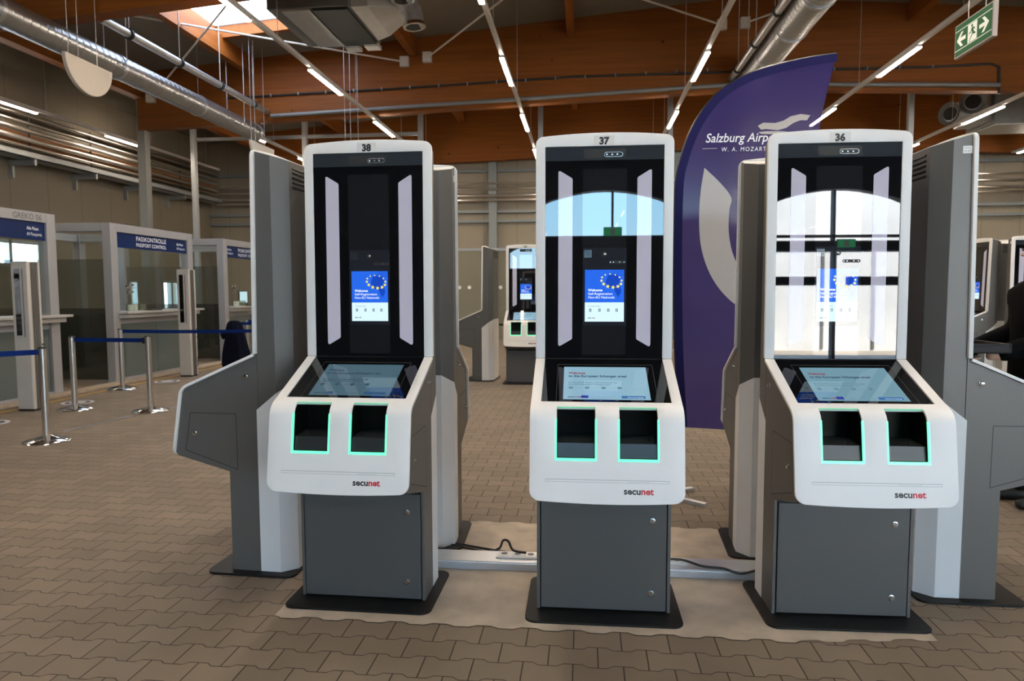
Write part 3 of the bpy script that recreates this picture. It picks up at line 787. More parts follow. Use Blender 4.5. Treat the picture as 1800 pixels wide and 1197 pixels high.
# ================================================================== KIOSK
XC, S1, S2, S3, X3 = .296, .156, .265, .335, .235
ZT, ZF = 2.144, 1.135
lean = lambda z: .15 + .016 * (z - ZF)
GRP = 'registration kiosks'
def make_kiosk():
    k = thing('registration_kiosk', 'x', 'kiosk', (0, 0, 0), 0, GRP)
    B = lambda mb, n, m, p=k, **a: mb.build(n, m, p, local=True, **a)
    # base plate
    B(MB().prism(rrect(-.344, -.126, .344, .351, .05), 'z', 0, .012), 'base_plate', 'black_plate', bevel=.002)
    # side panels with the beak
    poly = [(0, .012), (0, .527), (-.285, .603), (-.300, .625), (-.250, .945), (-.235, .962), (.14, 1.128), (.1665, 1.134), (.1665, .012)]
    for s in (-1, 1):
        sp_ = B(MB().prism(poly, 'x', s * XC, s * (XC - .014)), 'side_panel', 'grey_coat', bevel=.0015)
        xo = s * (XC + .0004)
        # hatch outline and two locks
        q = [(-.207, .827), (.044, .826), (.046, .539), (-.239, .632)]
        h = MB()
        for i in range(4):
            a, b = Vector(q[i]), Vector(q[(i + 1) % 4]); d = (b - a).normalized(); n = Vector((-d.y, d.x)) * .0016
            h.quad((xo, *(a - n)), (xo, *(b - n)), (xo, *(b + n)), (xo, *(a + n)))
        B(h, 'hatch_gap', 'gap_black', sp_)
        for (y, z) in ((.103, 1.019), (-.186, .722)):
            B(MB().lathe([(.013, 0), (.013, s * .003), (.009, s * .005), (.0085, s * .012), (.004, s * .013)], (s * XC, y, z), 16, 'x'), 'hatch_lock', 'chrome', sp_, smooth=True)
    B(MB().box(-.2825, .012, .012, .2825, S1, .60), 'carcass', 'gap_black')
    B(MB().loft([[(-.282, -.285, .606), (.282, -.285, .606), (.282, -.285, .618), (-.282, -.285, .618)], [(-.282, .0, .530), (.282, .0, .530), (.282, .0, .60), (-.282, .0, .60)]]), 'beak_floor', 'grey_coat')
    d = B(MB().box(-.277, -.004, .020, .277, .012, .514), 'cabinet_door', 'door_coat', bevel=.002)
    for x, z in ((.215, .430), (.211, .102)):
        B(MB().lathe([(.014, 0), (.014, -.003), (.010, -.004), (.0095, -.009), (.004, -.0095)], (x, -.004, z), 18, 'y'), 'door_lock', 'lock_steel', d, smooth=True)
    # rear: white lower cover and grey upper body
    top = lambda y: ZT - .006 - .27 * (y - .166)
    sec = [(-XC, S1, .849), (-XC, S2, .937), (-X3, S3, .984), (X3, S3, .984), (XC, S2, .937), (XC, S1, .849)]
    B(MB().loft([[(x * 1.004, y + .001, .012) for x, y, z in sec], [(x * 1.004, y + .001, z) for x, y, z in sec]]), 'rear_cover', 'white_rear', bevel=.0015)
    SU = .168
    secU = [(-XC, SU, .849), (-XC, S2, .937), (-X3, S3, .984), (X3, S3, .984), (XC, S2, .937), (XC, SU, .849), (.272, SU, .849), (.272, .190, .849), (-.272, .190, .849), (-.272, SU, .849)]
    up = B(MB().loft([[(x, y, z) for x, y, z in secU], [(x, y, top(y)) for x, y, z in secU]]), 'upper_body', 'grey_coat', bevel=.0015)
    B(MB().loft([[(x * .99, max(y, .19), top(max(y, .19)) + .0005) for x, y, z in secU[:6]], [(x * .985, max(y, .19), top(max(y, .19)) + .004) for x, y, z in secU[:6]]]), 'top_lid', 'white_rear')
    lv = MB()
    for i in range(5):
        z = 1.965 + .023 * i
        lv.loft([[(-.20, S3 - .002, z), (-.20, S3 + .008, z + .001), (-.20, S3 - .002, z + .012)], [(.20, S3 - .002, z), (.20, S3 + .008, z + .001), (.20, S3 - .002, z + .012)]])
    B(lv, 'louvres', 'gap_black', up)
    B(MB().box(-XC - .0008, .187, 2.050, -XC, .226, 2.083), 'type_label', 'label_white', up)
    fl = lambda u, v, e=0: (-XC - .0008 - e, .226 - u, 2.050 + v)
    lettering('type_label_print', [('secunet', .008, .006, .021, 'grey_ink', 0), ('EES 1009', .007, .006, .008, 'ink_black', 0)], fl, up)
    # bezel ring
    W2, wi, r = .310, .2665, .036
    def outer():
        o = [(-W2, ZF)]
        n = 6
        for i in range(n + 1):
            a = PI - (PI / 2) * i / n; o.append((-W2 + r + r * math.cos(a), ZT - r + r * math.sin(a)))
        for i in range(1, 12):
            x = (-W2 + r) + (2 * W2 - 2 * r) * i / 12; o.append((x, ZT + .013 * (1 - (x / (W2 - r)) ** 2)))
        for i in range(n + 1):
            a = PI / 2 - (PI / 2) * i / n; o.append((W2 - r + r * math.cos(a), ZT - r + r * math.sin(a)))
        o.append((W2, ZF)); return o
    O = outer(); zi = 2.097
    I = []
    for x, z in O:
        I.append((max(-wi, min(wi, x)), min(zi, z)) if not (abs(x) > wi and z > zi) else (math.copysign(wi, x), zi))
    rings = []
    for (ox, oz), (ix, iz) in zip(O, I):
        yo, yi = lean(oz), lean(iz)
        rings.append([(ox, yo, oz), (ix, yi, iz), (ix, yi + .02, iz), (ox, yo + .02, oz)])
    B(MB().loft(rings), 'bezel', 'white_coat', smooth=True, bevel=.003, seg=2)
    # number plate sits on the bezel (added per kiosk)
    # upper glass
    gp = MB().loft([[(-.267, lean(z) + .005, z), (.267, lean(z) + .005, z), (.267, lean(z) + .02, z), (-.267, lean(z) + .02, z)] for z in (ZF, 2.098)])
    g = B(gp, 'glass_panel', 'glass_black')
    F = lambda x, z, e=0.0: (x, lean(z) + .005 - e, z)
    B(flat(MB(), [(-.266, 2.034), (.266, 2.034), (.266, 2.097), (-.266, 2.097)], F, .0004), 'glass_header', 'glass_band', g)
    B(flat(MB(), [(-.097, 1.15), (.101, 1.15), (.101, 1.996), (-.097, 1.996)], F, .0003), 'glass_column', 'glass_column', g)
    cm = B(flat(MB(), [(-.094, 2.084), (.098, 2.084), (.094, 2.043), (-.090, 2.043)], F, .0008), 'camera_bar', 'gap_black', g)
    ring_o, ring_i = rrect(0, 2.049, .083, 2.070, .0104, 6), rrect(.0015, 2.0505, .0815, 2.0685, .0089, 6)
    rg = MB()
    for i in range(len(ring_o)):
        j = (i + 1) % len(ring_o)
        rg.quad(F(*ring_o[i], .0012), F(*ring_o[j], .0012), F(*ring_i[j], .0012), F(*ring_i[i], .0012))
    for cx in (.012, .035, .058): flat(rg, [(cx + .0035 * math.cos(2 * PI * q / 10), 2.0595 + .0035 * math.sin(2 * PI * q / 10)) for q in range(10)], F, .0012)
    B(rg, 'lens_ring', 'lock_steel', g)
    for s in (-1, 1):
        P = [(.207, 1.200), (.207, 1.985), (.2035, 1.989), (.197, 1.988), (.146, 1.957), (.1425, 1.951), (.1425, 1.228), (.146, 1.222), (.197, 1.192), (.2035, 1.192)]
        if s > 0: P = [(x + .006, z) for x, z in P]
        B(flat(MB(), [(s * x, z) for x, z in P], F, .0008), 'light_bar', 'light_panel', g)
    B(flat(MB(), [(-.094, 1.284), (.103, 1.284), (.103, 1.64), (-.094, 1.64)], F, .0006), 'camera_module', 'module_dark', g)
    dt = MB()
    for i in range(5):
        for j in range(5):
            cx, cz_ = -.086 + .0072 * i, 1.599 + .0072 * j
            flat(dt, [(cx - .0012, cz_ - .0012), (cx + .0012, cz_ - .0012), (cx + .0012, cz_ + .0012), (cx - .0012, cz_ + .0012)], F, .0012)
    B(dt, 'speaker_grid', 'lock_steel', g)
    circ = lambda cx, cz_, r_, n=20: [(cx + r_ * math.cos(2 * PI * q / n), cz_ + r_ * math.sin(2 * PI * q / n)) for q in range(n)]
    B(flat(MB(), circ(.004, 1.612, .012), F, .0012), 'lens_surround', 'gap_black', g)
    B(MB().lathe([(.0075, 0), (.006, -.003), (.002, -.0045)], F(.004, 1.612), 16, 'y'), 'camera_lens', 'chrome', g, smooth=True)
    B(flat(MB(), rrect(.024, 1.568, .101, 1.582, .0068, 5), F, .0012), 'sensor_slot', 'gap_black', g)
    sd = MB()
    for cx in (.030, .044, .072, .092): flat(sd, circ(cx, 1.575, .0024, 8), F, .0016)
    B(sd, 'sensor_lenses', 'lock_steel', g)
    # welcome screen
    ws = MB(); flat(ws, [(-.085, 1.392), (.093, 1.392), (.093, 1.541), (-.085, 1.541)], F, .0012)
    ws.m = 1; flat(ws, [(-.085, 1.304), (.093, 1.304), (.093, 1.392), (-.085, 1.392)], F, .0012)
    s_ = B(ws, 'welcome_screen', ['screen_blue', 'screen_white'], k)
    mp = MB()
    for poly in ([(.02, 1.515), (.06, 1.52), (.075, 1.50), (.068, 1.47), (.05, 1.455), (.02, 1.46), (.01, 1.485)], [(.045, 1.455), (.075, 1.462), (.08, 1.44), (.066, 1.415), (.058, 1.43)]):
        flat(mp, poly, F, .0014)
    for q in range(9):
        x0 = .040 + .010 * q
        a, b = (x0 - .02, 1.541 - .03), (x0 + .010, 1.541)
        if b[0] > .0925: f_ = (.0925 - a[0]) / (b[0] - a[0]); b = (.0925, a[1] + f_ * (b[1] - a[1]))
        flat(mp, [a, (a[0] + .0018, a[1]), (b[0] + .0005, b[1]), (b[0] - .0012, b[1])], F, .0014)
    B(mp, 'map_shape', 'screen_map', s_)
    st = MB()
    for q in range(12):
        a = 2 * PI * q / 12 + .15
        cx, cz_ = .036 + .046 * math.cos(a), 1.491 + .030 * math.sin(a) - .10 * (.046 * math.cos(a))
        r_ = .0075 - .0028 * math.sin(a)
        flat(st, star(cx, cz_, r_, .2), F, .0018)
    B(st, 'star_ring', 'star_yellow', s_)
    lettering('screen_lettering', [('Welcome', .0155, -.070, 1.443, 'screen_text', .0005, {'w': .065}), ('Self-Registration', .0155, -.070, 1.4265, 'screen_text', .0001, {'w': .110}), ('Non-EU Nationals', .0155, -.070, 1.410, 'screen_text', .0001, {'w': .120}),
               ('4 Simple Steps', .008, -.070, 1.3725, 'lcd_grey', 0, {'w': .056}), ('secu', .0085, -.070, 1.3185, 'lcd_ink', .0003), ('net', .0085, -.0505, 1.3185, 'lcd_red', .0003)], lambda u, v, e: F(u, v, .0012 + e), s_)
    ic = MB()
    for cx in (-.060, -.018, .022, .060):
        flat(ic, [(cx - .005, 1.350), (cx + .005, 1.350), (cx + .005, 1.353), (cx - .005, 1.353)], F, .0016)
        flat(ic, [(cx - .005, 1.360), (cx + .005, 1.360), (cx + .005, 1.363), (cx - .005, 1.363)], F, .0016)
        flat(ic, [(cx - .005, 1.353), (cx - .002, 1.353), (cx - .002, 1.360), (cx - .005, 1.360)], F, .0016)
        flat(ic, [(cx + .002, 1.353), (cx + .005, 1.353), (cx + .005, 1.360), (cx + .002, 1.360)], F, .0016)
    B(ic, 'step_icons', 'lcd_ink', s_)
    # ---- front cover swept along its profile
    A, K, T = Vector((.15, ZF)), Vector((-.258, .957)), Vector((-.311, .607))
    d1, d2 = (K - A).normalized(), (T - K).normalized()
    th = d1.angle(d2); rr = .075; tl_ = rr * math.tan(th / 2)
    L1, L2, AR = (K - A).length - tl_, (T - K).length - tl_, rr * th
    n1, n2 = Vector((d1.y, -d1.x)), Vector((d2.y, -d2.x))
    if n1.x > 0: n1, n2 = -n1, -n2
    def prof(s, off):
        if s <= L1: p, n = A + d1 * s, n1
        elif s <= L1 + AR:
            a = (s - L1) / AR; c0 = A + d1 * L1 - n1 * rr
            ang = th * a
            n = (n1 * math.cos(ang) + d1 * math.sin(ang)); p = c0 + n * rr
        else: p, n = K + d2 * (tl_ + s - L1 - AR), n2
        return p + n * off
    LT_ = L1 + AR + L2
    sc_, w0, w1 = .366, L1 + .002, L1 + AR + (.957 - .774) / abs(d2.y) - tl_
    rows = sorted(set([0, .12, .24, sc_, .385, w0] + [L1 + AR * q / 6 for q in range(1, 7)] + [L1 + AR + .05, w1, w1 + .03, w1 + .06] + [LT_ - q for q in (.041, .03, .02, .012, .006, .002, 0)]))
    WX = [(-.200, -.045), (.052, .203)]
    cols = [-.309, -.267, -.200, -.122, -.045, .003, .052, .128, .203, .267, .309]
    rb = .040
    def cp3(i, s, off):
        x = cols[i]; dd = LT_ - s
        if dd < rb and i in (0, len(cols) - 1): x = math.copysign(.309 - rb + math.sqrt(max(0, rb * rb - (rb - dd) ** 2)), x)
        bl = max(0, min(1, (s - (LT_ - .13)) / .13))
        s2 = s + .011 * (1 - (x / .309) ** 2) * bl
        y, z = prof(s2, off)
        return (x, y, z)
    cv = MB(); keep = {}
    for j in range(len(rows) - 1):
        for i in range(len(cols) - 1):
            sm, xm = (rows[j] + rows[j + 1]) / 2, (cols[i] + cols[i + 1]) / 2
            if sm < sc_ and abs(xm) < .267: continue
            if w0 < sm < w1 and any(a < xm < b for a, b in WX): continue
            keep[(i, j)] = 1
    OFF = (0.0, -.014)
    for (i, j) in keep:
        c = [(i, j), (i + 1, j), (i + 1, j + 1), (i, j + 1)]
        cv.quad(*[cp3(a, rows[b], OFF[0]) for a, b in c])
        cv.quad(*[cp3(a, rows[b], OFF[1]) for a, b in reversed(c)])
        for (di, dj, e0, e1) in ((0, -1, 0, 1), (1, 0, 1, 2), (0, 1, 2, 3), (-1, 0, 3, 0)):
            if (i + di, j + dj) not in keep:
                p, q = c[e0], c[e1]
                cv.quad(cp3(p[0], rows[p[1]], OFF[0]), cp3(q[0], rows[q[1]], OFF[0]), cp3(q[0], rows[q[1]], OFF[1]), cp3(p[0], rows[p[1]], OFF[1]))
    fc = B(cv, 'front_cover', 'white_coat', smooth=True)
    bv = fc.modifiers.new('edge', 'BEVEL'); bv.width = .0035; bv.segments = 2; bv.limit_method = 'ANGLE'; bv.angle_limit = R(50)
    def FS(x, s, e=0.0):
        y, z = prof(s, e); return (x, y, z)
    sfront = lambda z: L1 + AR + (K.y + d2.y * tl_ - z) / abs(d2.y)
    FF = lambda x, z, e=0.0: FS(x, sfront(z), e)
    # slot groove, tab, logo
    gr = MB()
    for (a, b, c, d_) in ((-.244, .6905, .248, .693), (-.244, .6815, .248, .6830), (-.244, .6815, -.2425, .693), (.2465, .6815, .248, .693)):
        flat(gr, [(a, b), (c, b), (c, d_), (a, d_)], FF, .0006)
    for (a, b, c, d_) in ((.087, .6855, .169, .6865), (.087, .6855, .088, .692), (.168, .6855, .169, .692)):
        flat(gr, [(a, b), (c, b), (c, d_), (a, d_)], FF, .0012)
    B(gr, 'paper_slot', 'slot_line', fc)
    lettering('maker_logo', [('secu', .036, .068, .6385, 'ink_black', .0011, {'w': .0665}), ('net', .036, .1355, .6385, 'ink_red', .0011, {'w': .0505})], lambda u, v, e: FF(u, v, e), fc, eps=.0006)
    # scanner wells with green LED edges
    for a, b in WX:
        wl = MB()
        c0 = prof(w0, -.006); c1 = prof(w1, -.006)
        y0, zt_, zb_ = c0.x, c0.y, c1.y
        back = -.12
        wl.quad((a, back, zt_), (b, back, zt_), (b, back, zb_), (a, back, zb_))
        wl.quad((a, c0.x, zt_), (b, c0.x, zt_), (b, back, zt_), (a, back, zt_))
        wl.quad((a, c1.x, zb_), (b, c1.x, zb_), (b, back, zb_), (a, back, zb_))
        for x in (a, b): wl.quad((x, c0.x, zt_), (x, back, zt_), (x, back, zb_), (x, c1.x, zb_), *[(x, *prof(w1 + (w0 - w1) * q / 6, -.006)) for q in range(1, 6)])
        well = B(wl, 'scanner_well', 'well_black')
        B(MB().loft([[(a + .003, -.270, zb_ + .002), (b - .003, -.270, zb_ + .002), (b - .003, -.13, zb_ + .002), (a + .003, -.13, zb_ + .002)],
                     [(a + .003, -.258, zb_ + .058), (b - .003, -.258, zb_ + .058), (b - .003, -.13, zb_ + .066), (a + .003, -.13, zb_ + .066)]]), 'reader_plate', 'reader_grey', well)
        B(MB().box(a + .02, -.20, zt_ - .006, b - .05, -.14, zt_ - .002), 'inner_light', 'green_dim', well)
        gl = MB(); sg0, sg1 = sfront(.931), w1
        ss = [sg0 + (sg1 - sg0) * q / 4 for q in range(5)]
        for x0, x1 in ((a - .006, a + .001), (b - .001, b + .006)):
            gl.loft([[FS(x0, s, .0012), FS(x1, s, .0012), FS(x1, s, -.008), FS(x0, s, -.008)] for s in ss])
        gl.loft([[FS(x, s, e) for s, e in ((sg1 - .001, .0012), (sg1 + .0095, .0012), (sg1 + .0095, -.008), (sg1 - .001, -.008))] for x in (a - .006, b + .006)])
        B(gl, 'led_edge', 'green_led', well)
        gt = MB(); gt.loft([[FS(x, w0 - .0012, .0005), FS(x, w0 + .001, .0005), FS(x, w0 + .001, -.006), FS(x, w0 - .0012, -.006)] for x in (a, b)])
        B(gt, 'led_glow_edge', 'green_edge', well)
    # sloped touch screen
    tsp = MB().loft([[FS(-.268, s, -.006), FS(.268, s, -.006), FS(.268, s, -.016), FS(-.268, s, -.016)] for s in (-.004, sc_ + .004)])
    ts = B(tsp, 'touch_panel', 'glass_black')
    T0 = lambda x, s, e=0.0: FS(x, s, -.006 + e)
    ln = MB()
    for (a, b, c, d_) in ((-.205, .047, .215, .049), (-.206, .047, -.205, sc_), (.215, .047, .216, sc_)):
        flat(ln, [(a, b), (c, b), (c, d_), (a, d_)], T0, .0004)
    B(ln, 'panel_seam', 'unit_grey', ts)
    lc = B(flat(MB(), [(-.177, .070), (.186, .070), (.186, .341), (-.177, .341)], T0, .0008), 'lcd_screen', 'lcd_blue', k)
    LS = lambda u, v, e=0.0: T0(u, .341 - v, .0008 + e)        # v upwards from the lower screen edge
    lettering('screen_lettering', [('Welcome', .0265, -.156, .207, 'lcd_red', .0008, {'w': .073}), ('to the European Schengen area!', .0265, -.156, .181, 'lcd_ink', .0008, {'w': .254}),
              ('EU Entry/Exit System self-registration for', .016, -.157, .130, 'lcd_grey', .0003, {'w': .212}), ('Non-EU Nationals in 4 simple steps', .016, -.157, .114, 'lcd_grey', .0003, {'w': .183}),
              ('secu', .018, -.157, .014, 'lcd_ink', .0005), ('net', .018, -.121, .014, 'lcd_red', .0005), ('Select your language', .0105, .092, .0155, 'screen_text', 0, {'w': .066}),
              ('Co-funded by', .008, -.066, .020, 'lcd_grey', 0), ('the European Union', .008, -.066, .012, 'lcd_grey', 0), ('Bundesministerium', .008, -.004, .016, 'lcd_grey', 0)], LS, lc)
    im = MB()
    for cx in (-.145, -.076, -.006, .062):
        flat(im, [(cx - .009, .083), (cx + .009, .083), (cx + .009, .101), (cx - .009, .101)], LS, .0006)
    for cx in (-.11, -.041, .028):
        flat(im, [(cx - .016, .0915), (cx + .016, .0915), (cx + .016, .093), (cx - .016, .093)], LS, .0006)
    B(im, 'step_icons', 'lcd_grey', lc)
    B(flat(MB(), [(-.100, .011), (-.071, .011), (-.071, .031), (-.100, .031)], LS, .0006), 'union_flag', 'lcd_flag', lc)
    B(flat(MB(), [(.067, .010), (.165, .010), (.165, .030), (.067, .030)], LS, .0004), 'language_button', 'lcd_button', lc)
    return k
K0 = make_kiosk()
# apply the cover bevel once so copies share plain meshes
dg = bpy.context.evaluated_depsgraph_get()
for o in list(K0.children):
    if o.modifiers:
        me = bpy.data.meshes.new_from_object(o.evaluated_get(dg)); o.modifiers.clear(); o.data = me
        me.polygons.foreach_set('use_smooth', [True] * len(me.polygons)); me.set_sharp_from_angle(angle=R(32))
def number(k, txt):
    F = lambda x, z, e=0.0: (x, lean(z) - e, z)
    p = flat(MB(), [(-.048, 2.099), (.044, 2.099), (.044, 2.143), (-.048, 2.143)], F, .0008).build('number_plate', 'label_plate', k, local=True)
    lettering('number_lettering', [(txt, .043, -.002, 2.105, 'ink_black', .0024, {'align': 'CENTER'})], lambda u, v, e: F(u, v, .0008 + e), p)
K0.location = (-1.023, 3.038, 0); K0.rotation_euler = (0, 0, R(-.63))
K0['label'] = 'white and grey registration kiosk numbered 38, left of the front three'
spots = [((.089, 3.017, 0), .53, 'white and grey registration kiosk numbered 37, middle of the front three', '37'),
         ((1.130, 3.071, 0), 1.60, 'white and grey registration kiosk numbered 36, right of the front three', '36'),
         ((-1.789, 3.588, 0), -92.51, 'kiosk turned left showing its grey side, left behind number 38', None),
         ((1.899, 3.598, 0), 89.82, 'kiosk turned right showing its grey side, right behind number 36', None),
         ((-1.028, 4.018, 0), 182.15, 'kiosk seen from behind in the gap between numbers 38 and 37', None),
         ((1.145, 4.042, 0), 177.11, 'kiosk seen from behind between the purple flag and number 36', None),
         ((-.905, 10.56, 0), 1.0, 'distant front-facing kiosk numbered 21, seen left of number 37', '21'),
         ((-1.76, 11.1, 0), -93.0, 'distant kiosk turned left beside the distant number 21', None),
         ((5.39, 10.46, 0), -90.0, 'distant kiosk facing left, seen past the right side-facing kiosk', None),
         ((6.0, 9.75, 0), 3.0, 'distant kiosk facing the camera at the right picture edge', None),
         ((6.16, 10.95, 0), 182.0, 'distant kiosk seen from behind between the two at the right picture edge', None)]
KS = [K0]
for loc, a, lb, nb in spots: KS.append(copy_tree(K0, loc, R(a), lb, GRP))
def screen_view_tone(k, bg, ink=None):  # same panel seen more obliquely; its dimming is put into the emission colours
    for o in k.children:
        if o.name.startswith('lcd_screen'):
            o.data = o.data.copy(); o.data.materials[0] = M[bg]
            if ink:
                for c in o.children:
                    c.data = c.data.copy()
                    for i in range(len(c.data.materials)): c.data.materials[i] = M['lcd_button_dim'] if 'button' in c.name or 'flag' in c.name else M[ink]
screen_view_tone(K0, 'lcd_dim', 'lcd_ink_dim'); screen_view_tone(KS[2], 'lcd_mid')
number(K0, '38')
for kk, s in zip(KS[1:], spots):
    if s[3]: number(kk, s[3])

# cable trunk, sockets and cables between the kiosks
tk = thing('cable_channel', 'low aluminium cable channel on the concrete between the kiosks', 'cable channel', (0, 3.51, 0))
MB().box(-1.25, 3.43, .003, 1.35, 3.595, .043).build('channel', 'alu', tk, bevel=.003)
MB().box(-1.25, 3.44, .043, 1.35, 3.585, .046).build('lid', 'alu', tk)
def socket(x, n, label):
    t = thing('socket_strip', label, 'sockets', (x, 3.52, .046), 0, 'socket strips on the channel')
    MB().box(x, 3.485, .046, x + .07 * n + .02, 3.57, .054).build('frame', 'socket_white', t, bevel=.002)
    for i in range(n):
        MB().box(x + .012 + .07 * i, 3.494, .054, x + .07 + .07 * i, 3.56, .058).build('socket', 'socket_white', t, bevel=.003)
        MB().lathe([(.018, .0581), (.018, .0585)], (x + .041 + .07 * i, 3.527, 0), 16).build('socket_hole', 'grey_ink', t)
socket(-.455, 3, 'white socket strip on the cable channel left of kiosk 37')
socket(.44, 1, 'white socket on the cable channel right of kiosk 37')
c1 = [(-.74, 3.74, .012), (-.62, 3.69, .012), (-.52, 3.64, .02), (-.45, 3.59, .06), (-.43, 3.60, .10), (-.40, 3.59, .10), (-.37, 3.55, .068), (-.30, 3.52, .068)]
c2 = [(.40, 3.50, .068), (.50, 3.50, .07), (.60, 3.46, .056), (.70, 3.44, .056), (.78, 3.425, .04), (.88, 3.44, .058), (1.0, 3.48, .056)]
c3 = [(-.80, 3.80, .012), (-.6, 3.72, .012), (-.4, 3.66, .012), (-.2, 3.635, .012), (-.0, 3.62, .012)]
for c, lb in ((c1, 'black looped power cable at the double socket left of kiosk 37'), (c2, 'black power cable draped over the cable channel right of kiosk 37'), (c3, 'black cable lying on the concrete behind kiosk 37')):
    tag(MB().path(smooth_path(c), .0065, 8).build('power_cable', 'cable_black', smooth=True), lb, 'cable')

# ================================================================== FLAG
fl = thing('feather_flag', 'tall purple feather flag with white airport lettering between kiosks 37 and 36', 'flag', (.55, 5.3, 0))
CA, SA = math.cos(R(1)), math.sin(R(1))
def FW(u, v, e=0.0):      # u to the right from the pole (x = .66), v = height
    wv = .004 * math.sin(5.2 * u + 1.3 * v) + .0015 * math.sin(9 * u - 2.1 * v)
    y = -e + wv * min(1, u * 4)
    return (.665 + u * CA + .0 * y, 5.30 + y + u * SA, v)
LE = [(.065, .40), (.030, .9), (.012, 1.4), (.005, 1.9), (.012, 2.25), (.045, 2.42), (.105, 2.60), (.20, 2.77), (.33, 2.91), (.52, 3.02), (.74, 3.085), (.95, 3.125), (1.14, 3.145)]
RE = [(.98, .36), (.985, .9), (.99, 1.4), (1.0, 1.9), (1.01, 2.25), (1.02, 2.42), (1.035, 2.60), (1.05, 2.72), (1.07, 2.82), (1.09, 2.92), (1.11, 3.01), (1.125, 3.08), (1.145, 3.135)]
def dens(L, n=5): return [(p.x, p.y) for p in smooth_path([(a, b, 0) for a, b in L], n)]
LEd, REd = dens(LE), dens(RE)
cl_ = MB(); NU = 14
for a in range(len(LEd) - 1):
    for b in range(NU):
        P = []
        for (aa, bb) in ((a, b), (a, b + 1), (a + 1, b + 1), (a + 1, b)):
            t = bb / NU; u = LEd[aa][0] * (1 - t) + REd[aa][0] * t; v = LEd[aa][1] * (1 - t) + REd[aa][1] * t
            P.append(FW(u, v))
        cl_.quad(*P)
cl_.build('cloth', 'flag_cloth', fl, smooth=True)
sv = MB()
for a in range(len(LEd) - 1):
    def nrm(i):
        p, q = LEd[max(i - 1, 0)], LEd[min(i + 1, len(LEd) - 1)]; d = Vector((q[0] - p[0], q[1] - p[1])).normalized(); return Vector((d.y, -d.x))
    p0, p1 = Vector(LEd[a]), Vector(LEd[a + 1]); wd = .058
    q0, q1 = p0 + nrm(a) * wd, p1 + nrm(a + 1) * wd
    q0.x = min(q0.x, REd[a][0]); q1.x = min(q1.x, REd[a + 1][0])
    sv.quad(FW(*p0, .004), FW(*q0, .004), FW(*q1, .004), FW(*p1, .004))
sv.build('pole_sleeve', 'flag_sleeve', fl, smooth=True)
pole = [FW(*LEd[i], -.008) for i in range(len(LEd))]
MB().path([(FW(*LEd[0])[0] - .0, 5.308, .03)] + pole, .011, 8).build('pole', 'black_plastic', fl, smooth=True)
# pale swoosh of the crest
sw = MB()
SWL = [(.217, 2.349), (.195, 2.20), (.185, 2.05), (.187, 1.91), (.20, 1.78), (.235, 1.65), (.29, 1.53), (.37, 1.42), (.47, 1.33), (.60, 1.26)]
SWR = [(.217, 2.349), (.335, 2.235), (.415, 2.129), (.405, 2.05), (.40, 1.95), (.405, 1.85), (.43, 1.73), (.48, 1.62), (.56, 1.52), (.66, 1.45)]
SWLd, SWRd = dens(SWL, 3), dens(SWR, 3)
for a in range(len(SWLd) - 1):
    for b in range(4):
        P = []
        for aa, bb in ((a, b), (a, b + 1), (a + 1, b + 1), (a + 1, b)):
            t = bb / 4; P.append(FW(SWLd[aa][0] * (1 - t) + SWRd[aa][0] * t, SWLd[aa][1] * (1 - t) + SWRd[aa][1] * t, .003))
        sw.quad(*P)
sw.build('pale_swoosh', 'flag_light', fl, smooth=True)
lettering('flag_lettering', [('Salzburg Airport', .092, .218, 2.532, 'sign_white', .0009, {'shear': .22, 'w': .565, 'spacing': 1.0}), ('W. A. MOZART', .044, .335, 2.464, 'sign_white', 0, {'spacing': 1.28, 'shear': .08, 'w': .325})], FW, fl, local=False, eps=.008)
bd = MB()
flat(MB(), [(.20, 2.486), (.305, 2.486), (.305, 2.490), (.20, 2.490)], FW, .005).build('name_rule', 'flag_light', fl)
up_ = [(.595, 2.645), (.635, 2.668), (.72, 2.664), (.78, 2.680), (.83, 2.710), (.90, 2.724), (.968, 2.714)]
dn_ = [(.62, 2.618), (.655, 2.622), (.74, 2.612), (.80, 2.628), (.85, 2.662), (.90, 2.680), (.945, 2.678)]
for a in range(len(up_) - 1): flat(bd, [dn_[a], dn_[a + 1], up_[a + 1], up_[a]], FW, .005)
lo = [(.60, 2.600), (.66, 2.606), (.78, 2.604), (.86, 2.592)]; lo2 = [(.62, 2.588), (.68, 2.584), (.78, 2.586), (.86, 2.590)]
bt_ = MB()
for a in range(3): flat(bt_, [lo2[a], lo2[a + 1], lo[a + 1], lo[a]], FW, .005)
bd.build('bird_mark', 'flag_light', fl)
bt_.build('bird_tail', 'flag_light', fl)
cx, cy = .53, 4.83
ft = MB()
for ang, L in ((-38, .36), (32, .30), (142, .36), (212, .30)):
    a = R(ang); d = Vector((math.cos(a), math.sin(a), 0)); n = Vector((-d.y, d.x, 0)) * .022
    c = Vector((cx, cy, 0))
    ft.loft([[c - n, c + n, c + n + Vector((0, 0, .025)), c - n + Vector((0, 0, .025))], [c + d * L - n, c + d * L + n, c + d * L + n + Vector((0, 0, .025)), c + d * L - n + Vector((0, 0, .025))]])
ft.build('cross_foot', 'alu', fl, bevel=.003)
MB().tube((cx, cy, .02), (FW(*LEd[0])[0], 5.308, .42), .014, 10).build('foot_spigot', 'chrome', fl)

